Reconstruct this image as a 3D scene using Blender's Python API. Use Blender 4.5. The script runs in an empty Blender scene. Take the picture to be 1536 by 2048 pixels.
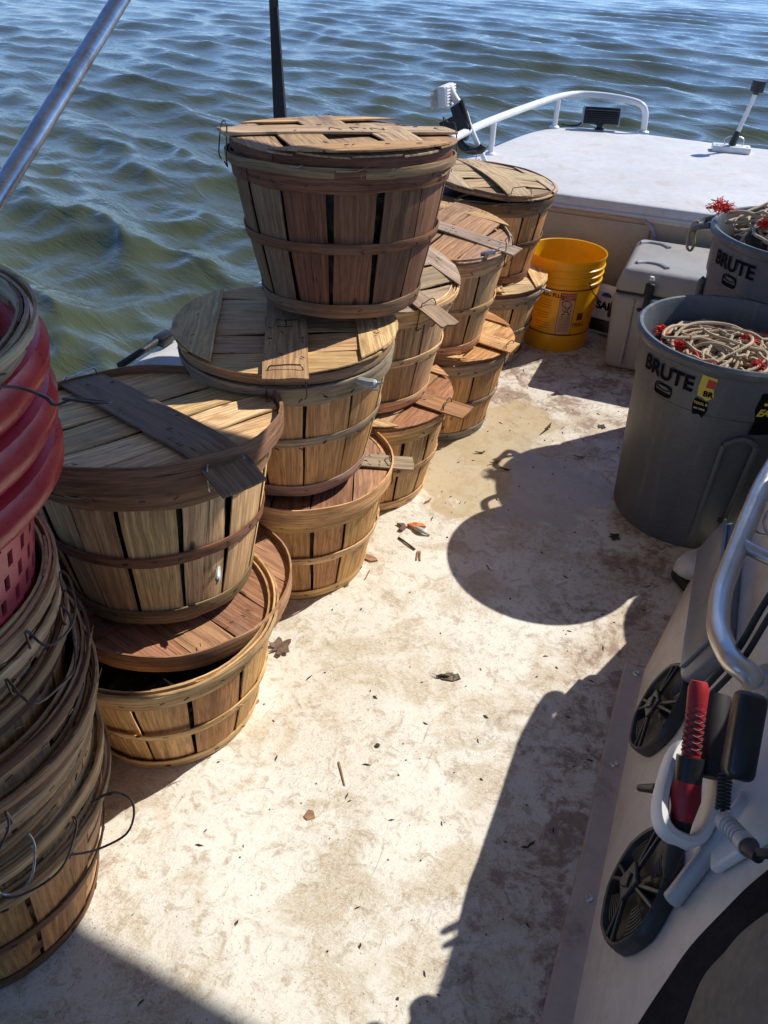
import bpy, bmesh, math, random
import numpy as np
from mathutils import Vector, Matrix
random.seed(7)
R_ = math.radians
S = bpy.context.scene
COL = S.collection

# ------------------------------------------------------------------ camera
PSI, PITCH, ROLL, CAM_H = R_(21.5), R_(36.628), R_(-2.077), 1.3337
fz = Matrix.Rotation(PSI, 3, 'Z')
r0 = fz @ Vector((1, 0, 0))
u0 = fz @ Vector((0, math.sin(PITCH), math.cos(PITCH)))
f0 = fz @ Vector((0, math.cos(PITCH), -math.sin(PITCH)))
c_, s_ = math.cos(ROLL), math.sin(ROLL)
rt = c_ * r0 - s_ * u0
up = s_ * r0 + c_ * u0
cam_data = bpy.data.cameras.new('camera')
cam = bpy.data.objects.new('camera', cam_data)
COL.objects.link(cam)
M = Matrix((rt, up, -f0)).transposed().to_4x4()
M.translation = Vector((0, 0, CAM_H))
cam.matrix_world = M
cam_data.sensor_fit = 'VERTICAL'
cam_data.sensor_height = 36
cam_data.lens = 27.396
cam_data.clip_start = 0.02
cam_data.clip_end = 9000
S.camera = cam

# ------------------------------------------------------------------ light
SUN = Vector((0.604, 0.759, 1.0)).normalized()
wd = bpy.data.worlds.new('World')
S.world = wd
wd.use_nodes = True
wn = wd.node_tree.nodes
wn.clear()
sky = wn.new('ShaderNodeTexSky')
sky.sky_type = 'NISHITA'
sky.sun_disc = False
sky.sun_elevation = math.asin(SUN.z)
sky.sun_rotation = math.atan2(SUN.x, SUN.y)
sky.air_density = 1.0
sky.dust_density = 0.0
sky.ozone_density = 4.0
sky.altitude = 3500
bg = wn.new('ShaderNodeBackground')
bg.inputs[1].default_value = 0.13
wo = wn.new('ShaderNodeOutputWorld')
tint = wn.new('ShaderNodeMix')
tint.data_type = 'RGBA'
tint.blend_type = 'MULTIPLY'
tint.inputs[0].default_value = 1.0
tint.inputs[7].default_value = (0.88, 0.97, 1.13, 1)
wd.node_tree.links.new(sky.outputs[0], tint.inputs[6])
wd.node_tree.links.new(tint.outputs[2], bg.inputs[0])
wd.node_tree.links.new(bg.outputs[0], wo.inputs[0])
sl = bpy.data.lights.new('sun', 'SUN')
sl.energy = 4.4
sl.angle = R_(0.53)
sl.color = (1.0, 0.95, 0.87)
so = bpy.data.objects.new('sun', sl)
COL.objects.link(so)
so.rotation_euler = SUN.to_track_quat('Z', 'Y').to_euler()
so.location = (3, 4, 6)
S.view_settings.view_transform = 'Standard'
S.view_settings.look = 'None'
S.view_settings.gamma = 1
S.view_settings.use_curve_mapping = False
S.view_settings.exposure = 0.30
S.cycles.max_bounces = 8
S.cycles.diffuse_bounces = 5

# ------------------------------------------------------------------ material helpers
class NT:
    def __init__(s, name):
        s.m = bpy.data.materials.new(name)
        s.m.use_nodes = True
        s.t = s.m.node_tree
        s.t.nodes.clear()
        s.out = s.t.nodes.new('ShaderNodeOutputMaterial')
        s.p = s.t.nodes.new('ShaderNodeBsdfPrincipled')
        s.t.links.new(s.p.outputs[0], s.out.inputs[0])
    def set(s, sock, v):
        if hasattr(v, 'is_output'):
            s.t.links.new(v, sock)
        else:
            if hasattr(v, '__len__') and len(v) == 3 and len(sock.default_value) == 4:
                v = (*v, 1)
            sock.default_value = v
    def P(s, **k):
        names = dict(col='Base Color', rough='Roughness', metal='Metallic', spec='Specular IOR Level', normal='Normal',
                     ior='IOR', trans='Transmission Weight', sss='Subsurface Weight', coat='Coat Weight')
        for a, v in k.items():
            s.set(s.p.inputs[names[a]], v)
    def node(s, typ, **k):
        n = s.t.nodes.new(typ)
        for a, v in k.items():
            setattr(n, a, v)
        return n
    def co(s, which='Object'):
        return s.node('ShaderNodeTexCoord').outputs[which]
    def mapping(s, v, scale=(1, 1, 1), loc=(0, 0, 0)):
        n = s.node('ShaderNodeMapping')
        s.set(n.inputs['Vector'], v)
        s.set(n.inputs['Scale'], scale)
        s.set(n.inputs['Location'], loc)
        return n.outputs[0]
    def noise(s, v, scale, detail=4, rough=0.55, dist=0.0):
        n = s.node('ShaderNodeTexNoise')
        s.set(n.inputs['Vector'], v)
        n.inputs['Scale'].default_value = scale
        n.inputs['Detail'].default_value = detail
        n.inputs['Roughness'].default_value = rough
        n.inputs['Distortion'].default_value = dist
        return n.outputs[0]
    def ramp(s, f, a, b, ca=0.0, cb=1.0):
        n = s.node('ShaderNodeMapRange')
        n.interpolation_type = 'SMOOTHSTEP'
        s.set(n.inputs[0], f)
        for i, v in enumerate((a, b, ca, cb)):
            n.inputs[i + 1].default_value = v
        return n.outputs[0]
    def mix(s, f, a, b, mode='MIX'):
        n = s.node('ShaderNodeMix', data_type='RGBA', blend_type=mode)
        s.set(n.inputs[0], f)
        s.set(n.inputs[6], a)
        s.set(n.inputs[7], b)
        return n.outputs[2]
    def math(s, op, a, b=0.0, c=0.0):
        n = s.node('ShaderNodeMath', operation=op)
        s.set(n.inputs[0], a)
        s.set(n.inputs[1], b)
        s.set(n.inputs[2], c)
        return n.outputs[0]
    def vmath(s, op, a, b=(0, 0, 0)):
        n = s.node('ShaderNodeVectorMath', operation=op)
        s.set(n.inputs[0], a)
        s.set(n.inputs[1], b)
        return n.outputs['Value'] if op == 'LENGTH' else n.outputs[0]
    def bump(s, h, strength=0.3, dist=0.01):
        n = s.node('ShaderNodeBump')
        s.set(n.inputs['Height'], h)
        n.inputs['Strength'].default_value = strength
        n.inputs['Distance'].default_value = dist
        s.t.links.new(n.outputs[0], s.p.inputs['Normal'])
        return n

def m_plain(name, col, rough=0.5, metal=0.0, var=0.12, scale=12, bump=0.0, dirt=None, dirt_amt=0.5, spec=0.5, coat=0.0):
    n = NT(name)
    v = n.co()
    a = n.noise(v, scale, 5)
    c = n.mix(n.ramp(a, 0.3, 0.7), tuple(x * (1 - var) for x in col), tuple(min(1, x * (1 + var)) for x in col))
    if dirt:
        d = n.noise(v, scale * 0.7, 8, 0.7, 0.4)
        c = n.mix(n.ramp(d, 0.48, 0.72, 0, dirt_amt), c, dirt)
    f = n.noise(v, scale * 9, 3)
    n.P(col=c, rough=n.ramp(f, 0.2, 0.8, max(0.02, rough - 0.08), min(1, rough + 0.1)), metal=metal, spec=spec, coat=coat)
    if bump:
        n.bump(n.noise(v, scale * 6, 5), bump, 0.003)
    return n.m

def m_wood():
    n = NT('weathered_wood')
    uv = n.co('UV')
    oi = n.node('ShaderNodeObjectInfo')
    rnd = n.math('MULTIPLY', oi.outputs['Random'], 53.0)
    cmb = n.node('ShaderNodeCombineXYZ')
    n.set(cmb.inputs[0], rnd)
    n.set(cmb.inputs[1], n.math('MULTIPLY', rnd, 1.7))
    p = n.vmath('ADD', uv, cmb.outputs[0])
    warp = n.noise(p, 7, 2)
    wv = n.node('ShaderNodeCombineXYZ')
    n.set(wv.inputs[0], n.math('MULTIPLY', warp, 0.011))
    pw = n.vmath('ADD', p, wv.outputs[0])
    g1 = n.noise(n.mapping(pw, (150, 5, 1)), 1.0, 6, 0.6)
    g2 = n.noise(n.mapping(pw, (420, 22, 1)), 1.0, 4, 0.6)
    g3 = n.noise(n.mapping(pw, (28, 3.5, 1)), 1.0, 4, 0.55)
    base = oi.outputs['Color']
    c = n.mix(n.ramp(g1, 0.3, 0.72), n.mix(1.0, base, (0.66, 0.58, 0.50), 'MULTIPLY'), n.mix(1.0, base, (1.48, 1.42, 1.26), 'MULTIPLY'))
    # brown vertical blotches, grey weathering, dark stains
    b1 = n.noise(n.mapping(p, (15, 3.4, 1)), 1.0, 6, 0.66, 0.9)
    c = n.mix(n.ramp(b1, 0.50, 0.66, 0, 0.62), c, n.mix(1.0, base, (0.55, 0.42, 0.30), 'MULTIPLY'))
    b2 = n.noise(n.mapping(p, (7, 6, 1), (9, 3, 0)), 1.0, 6, 0.65)
    c = n.mix(n.ramp(b2, 0.56, 0.74, 0, 0.5), c, (0.23, 0.19, 0.15))
    c = n.mix(n.ramp(g2, 0.52, 0.70, 0, 0.7), c, n.mix(1.0, base, (0.3, 0.22, 0.16), 'MULTIPLY'))
    c = n.mix(n.ramp(g3, 0.62, 0.76, 0, 0.6), c, (0.055, 0.035, 0.022))
    # black splits along the grain
    ck = n.noise(n.mapping(pw, (75, 1.6, 1), (3, 7, 0)), 1.0, 2, 0.5)
    ckm = n.ramp(n.math('ABSOLUTE', n.math('SUBTRACT', ck, 0.5)), 0.0, 0.012, 1, 0)
    ckm = n.math('MULTIPLY', ckm, n.ramp(n.noise(n.mapping(p, (9, 2, 1), (5, 1, 0)), 1.0, 2), 0.55, 0.62))
    c = n.mix(n.math('MULTIPLY', ckm, 0.85), c, (0.02, 0.014, 0.01))
    # knots / dark flecks
    vo = n.node('ShaderNodeTexVoronoi')
    n.set(vo.inputs['Vector'], n.mapping(pw, (16, 9, 1)))
    vo.inputs['Scale'].default_value = 1.0
    kn = n.math('MULTIPLY', n.ramp(vo.outputs['Distance'], 0.05, 0.14, 1, 0), n.ramp(n.noise(p, 6, 1), 0.56, 0.6))
    c = n.mix(n.math('MULTIPLY', kn, 0.8), c, (0.03, 0.018, 0.012))
    n.P(col=c, rough=n.ramp(g1, 0.2, 0.8, 0.55, 0.85), spec=0.35)
    h = n.math('ADD', n.math('MULTIPLY', g1, 0.6), n.math('MULTIPLY', g2, 0.5))
    h = n.math('SUBTRACT', h, ckm)
    n.bump(h, 0.55, 0.0016)
    return n.m
WOOD = m_wood()

def m_deck():
    n = NT('dirty_deck_gelcoat')
    v = n.co()
    sx = n.node('ShaderNodeSeparateXYZ')
    n.set(sx.inputs[0], v)
    x, y = sx.outputs[0], sx.outputs[1]
    c = n.mix(n.ramp(n.noise(v, 2.3, 3), 0.35, 0.65), (0.80, 0.775, 0.69), (0.71, 0.665, 0.55))
    # tan scum in patches
    a = n.noise(v, 5.5, 9, 0.66, 0.5)
    c = n.mix(n.ramp(a, 0.47, 0.60, 0, 0.72), c, (0.50, 0.41, 0.26))
    b = n.noise(v, 24, 6, 0.72, 1.2)
    c = n.mix(n.ramp(b, 0.5, 0.64, 0, 0.7), c, (0.40, 0.31, 0.185))
    s1 = n.noise(n.mapping(v, (1, 2.2, 1), (4, 2, 0)), 34, 5, 0.7, 2.2)
    c = n.mix(n.ramp(n.math('ABSOLUTE', n.math('SUBTRACT', s1, 0.5)), 0.0, 0.035, 0.7, 0), c, (0.86, 0.83, 0.79))
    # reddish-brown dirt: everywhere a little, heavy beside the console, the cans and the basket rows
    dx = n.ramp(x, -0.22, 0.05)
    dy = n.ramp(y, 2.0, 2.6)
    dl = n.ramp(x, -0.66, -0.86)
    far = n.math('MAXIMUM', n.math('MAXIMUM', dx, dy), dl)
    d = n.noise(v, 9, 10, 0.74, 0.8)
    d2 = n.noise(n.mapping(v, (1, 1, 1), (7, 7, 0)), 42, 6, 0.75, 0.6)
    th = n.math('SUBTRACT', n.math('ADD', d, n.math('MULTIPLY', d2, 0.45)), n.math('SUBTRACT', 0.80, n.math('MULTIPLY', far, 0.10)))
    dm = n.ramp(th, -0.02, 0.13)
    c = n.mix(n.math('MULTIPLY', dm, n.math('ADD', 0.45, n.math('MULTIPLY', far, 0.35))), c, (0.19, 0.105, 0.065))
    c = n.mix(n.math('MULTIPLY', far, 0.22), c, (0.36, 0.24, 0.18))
    # fine dark flecks and scratches
    f = n.noise(v, 170, 3, 0.6)
    c = n.mix(n.ramp(f, 0.63, 0.72, 0, 0.8), c, (0.12, 0.075, 0.05))
    f2 = n.noise(n.mapping(v, (2.2, 1, 1), (2, 1, 0)), 75, 5, 0.72, 1.5)
    c = n.mix(n.ramp(f2, 0.57, 0.68, 0, 0.55), c, (0.33, 0.22, 0.13))
    sc = n.noise(n.mapping(v, (60, 7, 1)), 1.0, 4, 0.6, 1.5)
    c = n.mix(n.ramp(sc, 0.66, 0.74, 0, 0.45), c, (0.24, 0.16, 0.10))
    # wet patches
    wob = n.math('MULTIPLY', n.math('SUBTRACT', n.noise(v, 7, 6, 0.6), 0.5), 1.5)
    mask = None
    for (cx, cy, rx, ry) in ((-0.46, 2.0, 0.24, 0.27), (-0.26, 1.98, 0.2, 0.2), (-0.44, 2.35, 0.12, 0.14)):
        q = n.vmath('MULTIPLY', n.vmath('SUBTRACT', v, (cx, cy, 0)), (1 / rx, 1 / ry, 0))
        e = n.math('ADD', n.vmath('LENGTH', q), wob)
        mask = e if mask is None else n.math('MINIMUM', mask, e)
    pm = n.ramp(mask, 0.86, 1.0, 1, 0)
    c = n.mix(n.math('MULTIPLY', pm, 0.74), c, (0.47, 0.36, 0.20))
    rim = n.ramp(n.math('ABSOLUTE', n.math('SUBTRACT', mask, 1.02)), 0.0, 0.09, 0.35, 0)
    c = n.mix(rim, c, (0.42, 0.29, 0.16))
    rg = n.ramp(b, 0.3, 0.7, 0.42, 0.62)
    mx = n.node('ShaderNodeMix', data_type='FLOAT')
    n.set(mx.inputs[0], pm)
    n.set(mx.inputs[2], rg)
    mx.inputs[3].default_value = 0.09
    dr = n.noise(n.mapping(v, (1.0, 0.35, 1), (3, 9, 0)), 55, 6, 0.7, 3.0)
    dk = n.math('MULTIPLY', n.ramp(n.math('ABSOLUTE', n.math('SUBTRACT', dr, 0.5)), 0.0, 0.02, 0.6, 0), n.ramp(n.noise(v, 4, 3), 0.45, 0.6))
    c = n.mix(n.math('MULTIPLY', dk, n.math('SUBTRACT', 1.0, n.math('MULTIPLY', pm, 0.8))), c, (0.26, 0.175, 0.10))
    n.P(col=c, rough=mx.outputs[0], spec=0.4)
    hb = n.math('MULTIPLY', n.math('ADD', n.math('MULTIPLY', b, 0.5), n.math('MULTIPLY', s1, 0.4)), n.math('SUBTRACT', 1.0, n.math('MULTIPLY', pm, 0.96)))
    n.bump(hb, 0.35, 0.004)
    return n.m

def m_water():
    n = NT('river_water')
    v = n.co()
    vr = n.node('ShaderNodeVectorRotate', rotation_type='Z_AXIS')
    n.set(vr.inputs['Vector'], v)
    vr.inputs['Angle'].default_value = R_(25)
    vs = n.mapping(vr.outputs[0], (0.55, 1.5, 1))
    a = n.noise(vs, 3.0, 5, 0.55, 0.5)
    a = n.math('SUBTRACT', 1.0, n.math('MULTIPLY', n.math('ABSOLUTE', n.math('SUBTRACT', a, 0.5)), 3.0))
    a = n.math('POWER', n.math('MAXIMUM', a, 0.0), 2.0)
    b = n.noise(vs, 14, 5, 0.6, 0.3)
    h = n.math('ADD', n.math('MULTIPLY', a, 0.35), n.math('MULTIPLY', b, 0.32))
    c = n.mix(n.ramp(n.noise(v, 0.35, 3), 0.35, 0.65), (0.056, 0.066, 0.030), (0.072, 0.082, 0.036))
    n.P(col=c, rough=0.02, ior=1.333, spec=0.5)
    n.bump(h, 0.5, 0.03)
    return n.m

def m_gel(name, col, dirt, amt=0.5, rough=0.4, blk=True):
    n = NT(name)
    v = n.co()
    c = n.mix(n.ramp(n.noise(v, 3, 4), 0.3, 0.7), col, tuple(x * 0.86 for x in col))
    d = n.noise(v, 8, 9, 0.72, 0.5)
    c = n.mix(n.ramp(d, 0.5, 0.72, 0, amt), c, dirt)
    if blk:
        f = n.noise(v, 110, 4, 0.7)
        c = n.mix(n.ramp(f, 0.63, 0.75, 0, 0.6), c, tuple(x * 0.4 for x in dirt))
        g = n.noise(n.mapping(v, (40, 4, 30)), 1.0, 5, 0.6, 1.0)
        c = n.mix(n.ramp(g, 0.6, 0.75, 0, 0.35), c, dirt)
    c = n.mix(n.ramp(n.noise(v, 38, 6, 0.7), 0.4, 0.68, 0, 0.45), c, tuple(x * 0.72 for x in col))
    n.P(col=c, rough=n.ramp(d, 0.3, 0.7, rough - 0.08, rough + 0.15))
    n.bump(n.noise(v, 60, 4), 0.2, 0.002)
    return n.m

DECK = m_deck()
WATER = m_water()
GEL = m_gel('cream_gelcoat', (0.78, 0.74, 0.67), (0.42, 0.34, 0.25), 0.3)
GEL_W = m_gel('white_gelcoat', (0.64, 0.635, 0.62), (0.40, 0.36, 0.31), 0.7, 0.55)
GEL_WALL = m_gel('stained_bulkhead_gelcoat', (0.50, 0.41, 0.29), (0.33, 0.21, 0.10), 0.5)
FLANGE = m_gel('dirty_flange_gelcoat', (0.56, 0.47, 0.40), (0.20, 0.12, 0.08), 0.75, 0.5)
WHITEP = m_plain('white_plastic', (0.74, 0.73, 0.70), 0.35, var=0.05, dirt=(0.4, 0.34, 0.26), dirt_amt=0.35)
GREYP = m_plain('pale_grey_plastic', (0.46, 0.46, 0.47), 0.4, var=0.06, dirt=(0.25, 0.22, 0.19), dirt_amt=0.4)
GASKET = m_plain('grey_gasket', (0.33, 0.33, 0.36), 0.5, var=0.1, dirt=(0.2, 0.17, 0.14))
BLACKP = m_plain('black_plastic', (0.012, 0.012, 0.014), 0.38, var=0.2)
BLACKR = m_plain('black_rubber', (0.018, 0.018, 0.019), 0.6, var=0.25, dirt=(0.08, 0.075, 0.07), dirt_amt=0.3)
BLACKSP = m_plain('dusty_black_speaker_plastic', (0.022, 0.023, 0.024), 0.42, var=0.3, dirt=(0.13, 0.12, 0.10), dirt_amt=0.4, scale=25)
NAVY = m_plain('dark_navy_recess_shade', (0.008, 0.009, 0.015), 0.85, var=0.2, spec=0.15)  # darkness of the console recess put into the colour
STEEL = m_plain('brushed_aluminium', (0.60, 0.585, 0.56), 0.36, 0.9, var=0.07, scale=14, dirt=(0.36, 0.31, 0.26), dirt_amt=0.3)
GALV = m_plain('galvanised_steel', (0.60, 0.60, 0.62), 0.33, 0.85, var=0.18, scale=25, dirt=(0.32, 0.2, 0.13), dirt_amt=0.75)
WPAINT = m_plain('white_painted_rail', (0.74, 0.75, 0.74), 0.3, 0.0, var=0.05)
WIRE = m_plain('rusty_dark_wire', (0.10, 0.085, 0.075), 0.42, 0.75, var=0.4, scale=60, dirt=(0.14, 0.055, 0.025), dirt_amt=0.8)
WIREB = m_plain('bright_wire', (0.55, 0.53, 0.50), 0.3, 0.9, var=0.25, scale=60, dirt=(0.14, 0.07, 0.04), dirt_amt=0.6)
def m_bin(name, col):
    n = NT(name)
    v = n.co()
    c = n.mix(n.ramp(n.noise(v, 4, 4), 0.3, 0.7), col, tuple(x * 1.25 for x in col))
    st = n.noise(n.mapping(v, (22, 22, 1.6)), 1.0, 6, 0.65, 0.4)
    c = n.mix(n.ramp(st, 0.50, 0.72, 0, 0.55), c, (0.20, 0.19, 0.165))
    sc = n.noise(n.mapping(v, (9, 9, 70)), 1.0, 5, 0.7, 2.5)
    c = n.mix(n.ramp(n.math('ABSOLUTE', n.math('SUBTRACT', sc, 0.5)), 0.0, 0.012, 0.4, 0), c, (0.27, 0.27, 0.26))
    sp = n.noise(v, 120, 3, 0.7)
    c = n.mix(n.ramp(sp, 0.64, 0.74, 0, 0.6), c, (0.26, 0.24, 0.20))
    n.P(col=c, rough=n.ramp(st, 0.3, 0.7, 0.33, 0.6))
    n.bump(n.math('ADD', n.noise(v, 260, 3), n.math('MULTIPLY', sc, 0.3)), 0.22, 0.0015)
    return n.m
BRUTEM = m_bin('grey_bin_plastic', (0.078, 0.092, 0.104))
BRUTEG = m_bin('faded_grey_bin_plastic', (0.12, 0.13, 0.128))
INK = m_plain('black_moulded_print', (0.006, 0.006, 0.007), 0.8, var=0.1, spec=0.1)
INKB = m_plain('brown_print', (0.16, 0.035, 0.012), 0.5, var=0.1)
YINK = m_plain('yellow_print', (0.62, 0.52, 0.06), 0.5, var=0.1)
RINK = m_plain('red_print', (0.45, 0.03, 0.03), 0.5, var=0.1)
PINK = m_plain('faded_pink_label', (0.62, 0.36, 0.22), 0.5, var=0.08)
BLUEI = m_plain('blue_print', (0.02, 0.06, 0.38), 0.5, var=0.1)
COOL = m_plain('grey_cooler_plastic', (0.36, 0.345, 0.32), 0.42, var=0.06, scale=8, bump=0.2, dirt=(0.3, 0.26, 0.2), dirt_amt=0.4)
REDP = m_plain('red_plastic', (0.46, 0.015, 0.028), 0.3, var=0.18, scale=9, dirt=(0.40, 0.05, 0.055), dirt_amt=0.4)
REDL = m_plain('faded_red_plastic', (0.60, 0.07, 0.08), 0.38, var=0.15, scale=9, dirt=(0.45, 0.18, 0.15), dirt_amt=0.5)
REDG = m_plain('red_grip', (0.36, 0.012, 0.02), 0.5, var=0.15, scale=40)
ROPE = NT('beige_rope')
_v = ROPE.co('UV')
_w = ROPE.node('ShaderNodeTexWave', wave_type='BANDS', bands_direction='DIAGONAL')
ROPE.set(_w.inputs['Vector'], ROPE.mapping(_v, (60, 90, 1)))
_w.inputs['Scale'].default_value = 1
_c = ROPE.mix(ROPE.noise(ROPE.co(), 14, 4), (0.55, 0.45, 0.31), (0.38, 0.29, 0.18))
ROPE.P(col=ROPE.mix(ROPE.math('MULTIPLY', _w.outputs[1], 0.35), _c, (0.22, 0.16, 0.1)), rough=0.8)
ROPE.bump(_w.outputs[1], 0.5, 0.001)
ROPE = ROPE.m
REDF = m_plain('red_frayed_cord', (0.62, 0.03, 0.02), 0.7, var=0.3, scale=70)
LEAFM = m_plain('dead_leaf', (0.16, 0.10, 0.07), 0.7, var=0.4, scale=60)
CRABO = m_plain('orange_crab_shell', (0.62, 0.20, 0.07), 0.4, var=0.35, scale=80)
CRABB = m_plain('blue_grey_crab_claw', (0.38, 0.41, 0.38), 0.35, var=0.25, scale=70)
DARK = m_plain('dark_debris_and_rope_shade', (0.05, 0.035, 0.025), 0.8, var=0.4, scale=40)
CHIPM = m_plain('brown_chip', (0.30, 0.17, 0.09), 0.7, var=0.3, scale=50)
BRUSHW = m_plain('cream_bristle_block', (0.66, 0.58, 0.48), 0.6, var=0.12, scale=30)
WHITEC = m_plain('white_worn_cover', (0.62, 0.60, 0.56), 0.6, var=0.12, scale=14, bump=0.3, dirt=(0.3, 0.25, 0.2))
BLUEG = m_plain('blue_grey_metal_box', (0.20, 0.22, 0.25), 0.35, 0.3, var=0.12, scale=14, dirt=(0.24, 0.2, 0.17), dirt_amt=0.5)

CRABH = m_plain('darkened_crab_fill', (0.010, 0.010, 0.009), 0.5, var=0.5, scale=45, dirt=(0.17, 0.165, 0.13), dirt_amt=0.4, spec=0.2)  # crabs blackened to stand for the dark inside of the baskets
def m_yellow():
    n = NT('yellow_bucket_plastic')
    v = n.co()
    c = n.mix(n.ramp(n.noise(v, 6, 5), 0.35, 0.65), (0.86, 0.50, 0.008), (0.80, 0.43, 0.006))
    c = n.mix(n.ramp(n.noise(v, 25, 7, 0.7), 0.55, 0.75, 0, 0.35), c, (0.42, 0.20, 0.03))
    n.P(col=c, rough=0.33)
    tr = n.node('ShaderNodeBsdfTranslucent')
    n.set(tr.inputs[0], (0.95, 0.50, 0.01, 1))
    mx = n.node('ShaderNodeMixShader')
    mx.inputs[0].default_value = 0.22
    n.t.links.new(n.p.outputs[0], mx.inputs[1])
    n.t.links.new(tr.outputs[0], mx.inputs[2])
    n.t.links.new(mx.outputs[0], n.out.inputs[0])
    return n.m
YEL = m_yellow()
RECESSM = m_plain('grey_brown_recess_inside', (0.11, 0.095, 0.08), 0.6, var=0.2, scale=10, bump=0.2)  # lighter tone painted for the inside of the recess

# ------------------------------------------------------------------ object helpers
def thing(name, label, cat, loc=(0, 0, 0), rot=(0, 0, 0), group=None):
    o = bpy.data.objects.new(name, None)
    COL.objects.link(o)
    o.location = loc
    o.rotation_euler = rot
    o['label'] = label
    o['category'] = cat
    if group:
        o['group'] = group
    o.empty_display_size = 0.05
    return o

def tag(o, label=None, cat=None, group=None, kind=None):
    for k, v in (('label', label), ('category', cat), ('group', group), ('kind', kind)):
        if v:
            o[k] = v
    return o

def mobj(name, verts, faces, mat, parent=None, uv=None, smooth=True, color=None, loc=None):
    me = bpy.data.meshes.new(name)
    me.from_pydata([tuple(map(float, v)) for v in verts], [], [tuple(int(i) for i in f) for f in faces])
    if uv is not None:
        l = me.uv_layers.new(name='UVMap')
        uva = np.asarray(uv, dtype=float)
        vi = np.empty(len(me.loops), dtype=np.int32)
        me.loops.foreach_get('vertex_index', vi)
        l.data.foreach_set('uv', uva[vi].ravel())
    if mat:
        for mm in (mat if isinstance(mat, (list, tuple)) else [mat]):
            me.materials.append(mm)
    if smooth:
        me.polygons.foreach_set('use_smooth', [True] * len(me.polygons))
        try:
            me.set_sharp_from_angle(angle=R_(38))
        except Exception:
            pass
    o = bpy.data.objects.new(name, me)
    COL.objects.link(o)
    if parent:
        o.parent = parent
    if color:
        o.color = (*color, 1)
    if loc is not None:
        o.location = loc
    return o

def slab(outer, inner, uvo=None):
    """closed solid between two point grids of shape (nu, nv, 3)"""
    nu, nv = outer.shape[:2]
    V = np.concatenate([outer.reshape(-1, 3), inner.reshape(-1, 3)])
    n = nu * nv
    F = []
    I = lambda i, j: i * nv + j
    for i in range(nu - 1):
        for j in range(nv - 1):
            F.append((I(i, j), I(i + 1, j), I(i + 1, j + 1), I(i, j + 1)))
            F.append((n + I(i, j), n + I(i, j + 1), n + I(i + 1, j + 1), n + I(i + 1, j)))
    for i in range(nu - 1):
        F.append((I(i, 0), n + I(i, 0), n + I(i + 1, 0), I(i + 1, 0)))
        F.append((I(i, nv - 1), I(i + 1, nv - 1), n + I(i + 1, nv - 1), n + I(i, nv - 1)))
    for j in range(nv - 1):
        F.append((I(0, j), I(0, j + 1), n + I(0, j + 1), n + I(0, j)))
        F.append((I(nu - 1, j), n + I(nu - 1, j), n + I(nu - 1, j + 1), I(nu - 1, j + 1)))
    if uvo is not None:
        uvo = np.concatenate([uvo.reshape(-1, 2)] * 2)
    return V, F, uvo

def merge(parts):
    V, F, k = [], [], 0
    for v, f in parts:
        V += [tuple(p) for p in v]
        F += [tuple(i + k for i in q) for q in f]
        k += len(v)
    return V, F

def spline(pts, n=8, closed=False):
    P = [Vector(p) for p in pts]
    out = []
    m = len(P)
    rng = range(m if closed else m - 1)
    for i in rng:
        g = (lambda k: P[k % m]) if closed else (lambda k: P[max(0, min(m - 1, k))])
        a, b, c, d = g(i - 1), g(i), g(i + 1), g(i + 2)
        for k in range(n):
            t = k / n
            out.append(0.5 * ((2 * b) + (c - a) * t + (2 * a - 5 * b + 4 * c - d) * t * t + (3 * b - 3 * c + d - a) * t ** 3))
    if not closed:
        out.append(P[-1])
    return out

def tube(pts, r, seg=8, closed=False, radii=None):
    P = [Vector(p) for p in pts]
    m = len(P)
    V, F = [], []
    prev = None
    for i, p in enumerate(P):
        if closed:
            t = P[(i + 1) % m] - P[i - 1]
        else:
            t = P[min(i + 1, m - 1)] - P[max(i - 1, 0)]
        t = t.normalized() if t.length > 1e-9 else Vector((0, 0, 1))
        if prev is None:
            a = t.orthogonal().normalized()
        else:
            a = (prev - t * prev.dot(t))
            a = a.normalized() if a.length > 1e-6 else t.orthogonal().normalized()
        prev = a
        b = t.cross(a)
        rr = radii[i] if radii else r
        for k in range(seg):
            an = 2 * math.pi * k / seg
            V.append(p + (a * math.cos(an) + b * math.sin(an)) * rr)
    for i in range(m if closed else m - 1):
        for k in range(seg):
            j = (i + 1) % m
            F.append((i * seg + k, i * seg + (k + 1) % seg, j * seg + (k + 1) % seg, j * seg + k))
    if not closed:
        F.append(tuple(range(seg))[::-1])
        F.append(tuple((m - 1) * seg + k for k in range(seg)))
    return V, F

def tube_uv(V, seg):
    acc, out = 0.0, []
    for i in range(len(V) // seg):
        if i:
            acc += (Vector(V[i * seg]) - Vector(V[(i - 1) * seg])).length
        for k in range(seg):
            out.append((k / seg * 0.03, acc))
    return out

def lathe(prof, seg=64, a0=0.0, a1=2 * math.pi, fn=None):
    full = abs(a1 - a0 - 2 * math.pi) < 1e-6
    ns = seg if full else seg + 1
    V, F = [], []
    for i in range(ns):
        a = a0 + (a1 - a0) * i / seg
        for (r, z) in prof:
            rr = r + (fn(a, z) if fn else 0)
            V.append((rr * math.cos(a), rr * math.sin(a), z))
    m = len(prof)
    for i in range(seg):
        j = (i + 1) % ns
        for k in range(m - 1):
            F.append((i * m + k, j * m + k, j * m + k + 1, i * m + k + 1))
    return V, F

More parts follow.
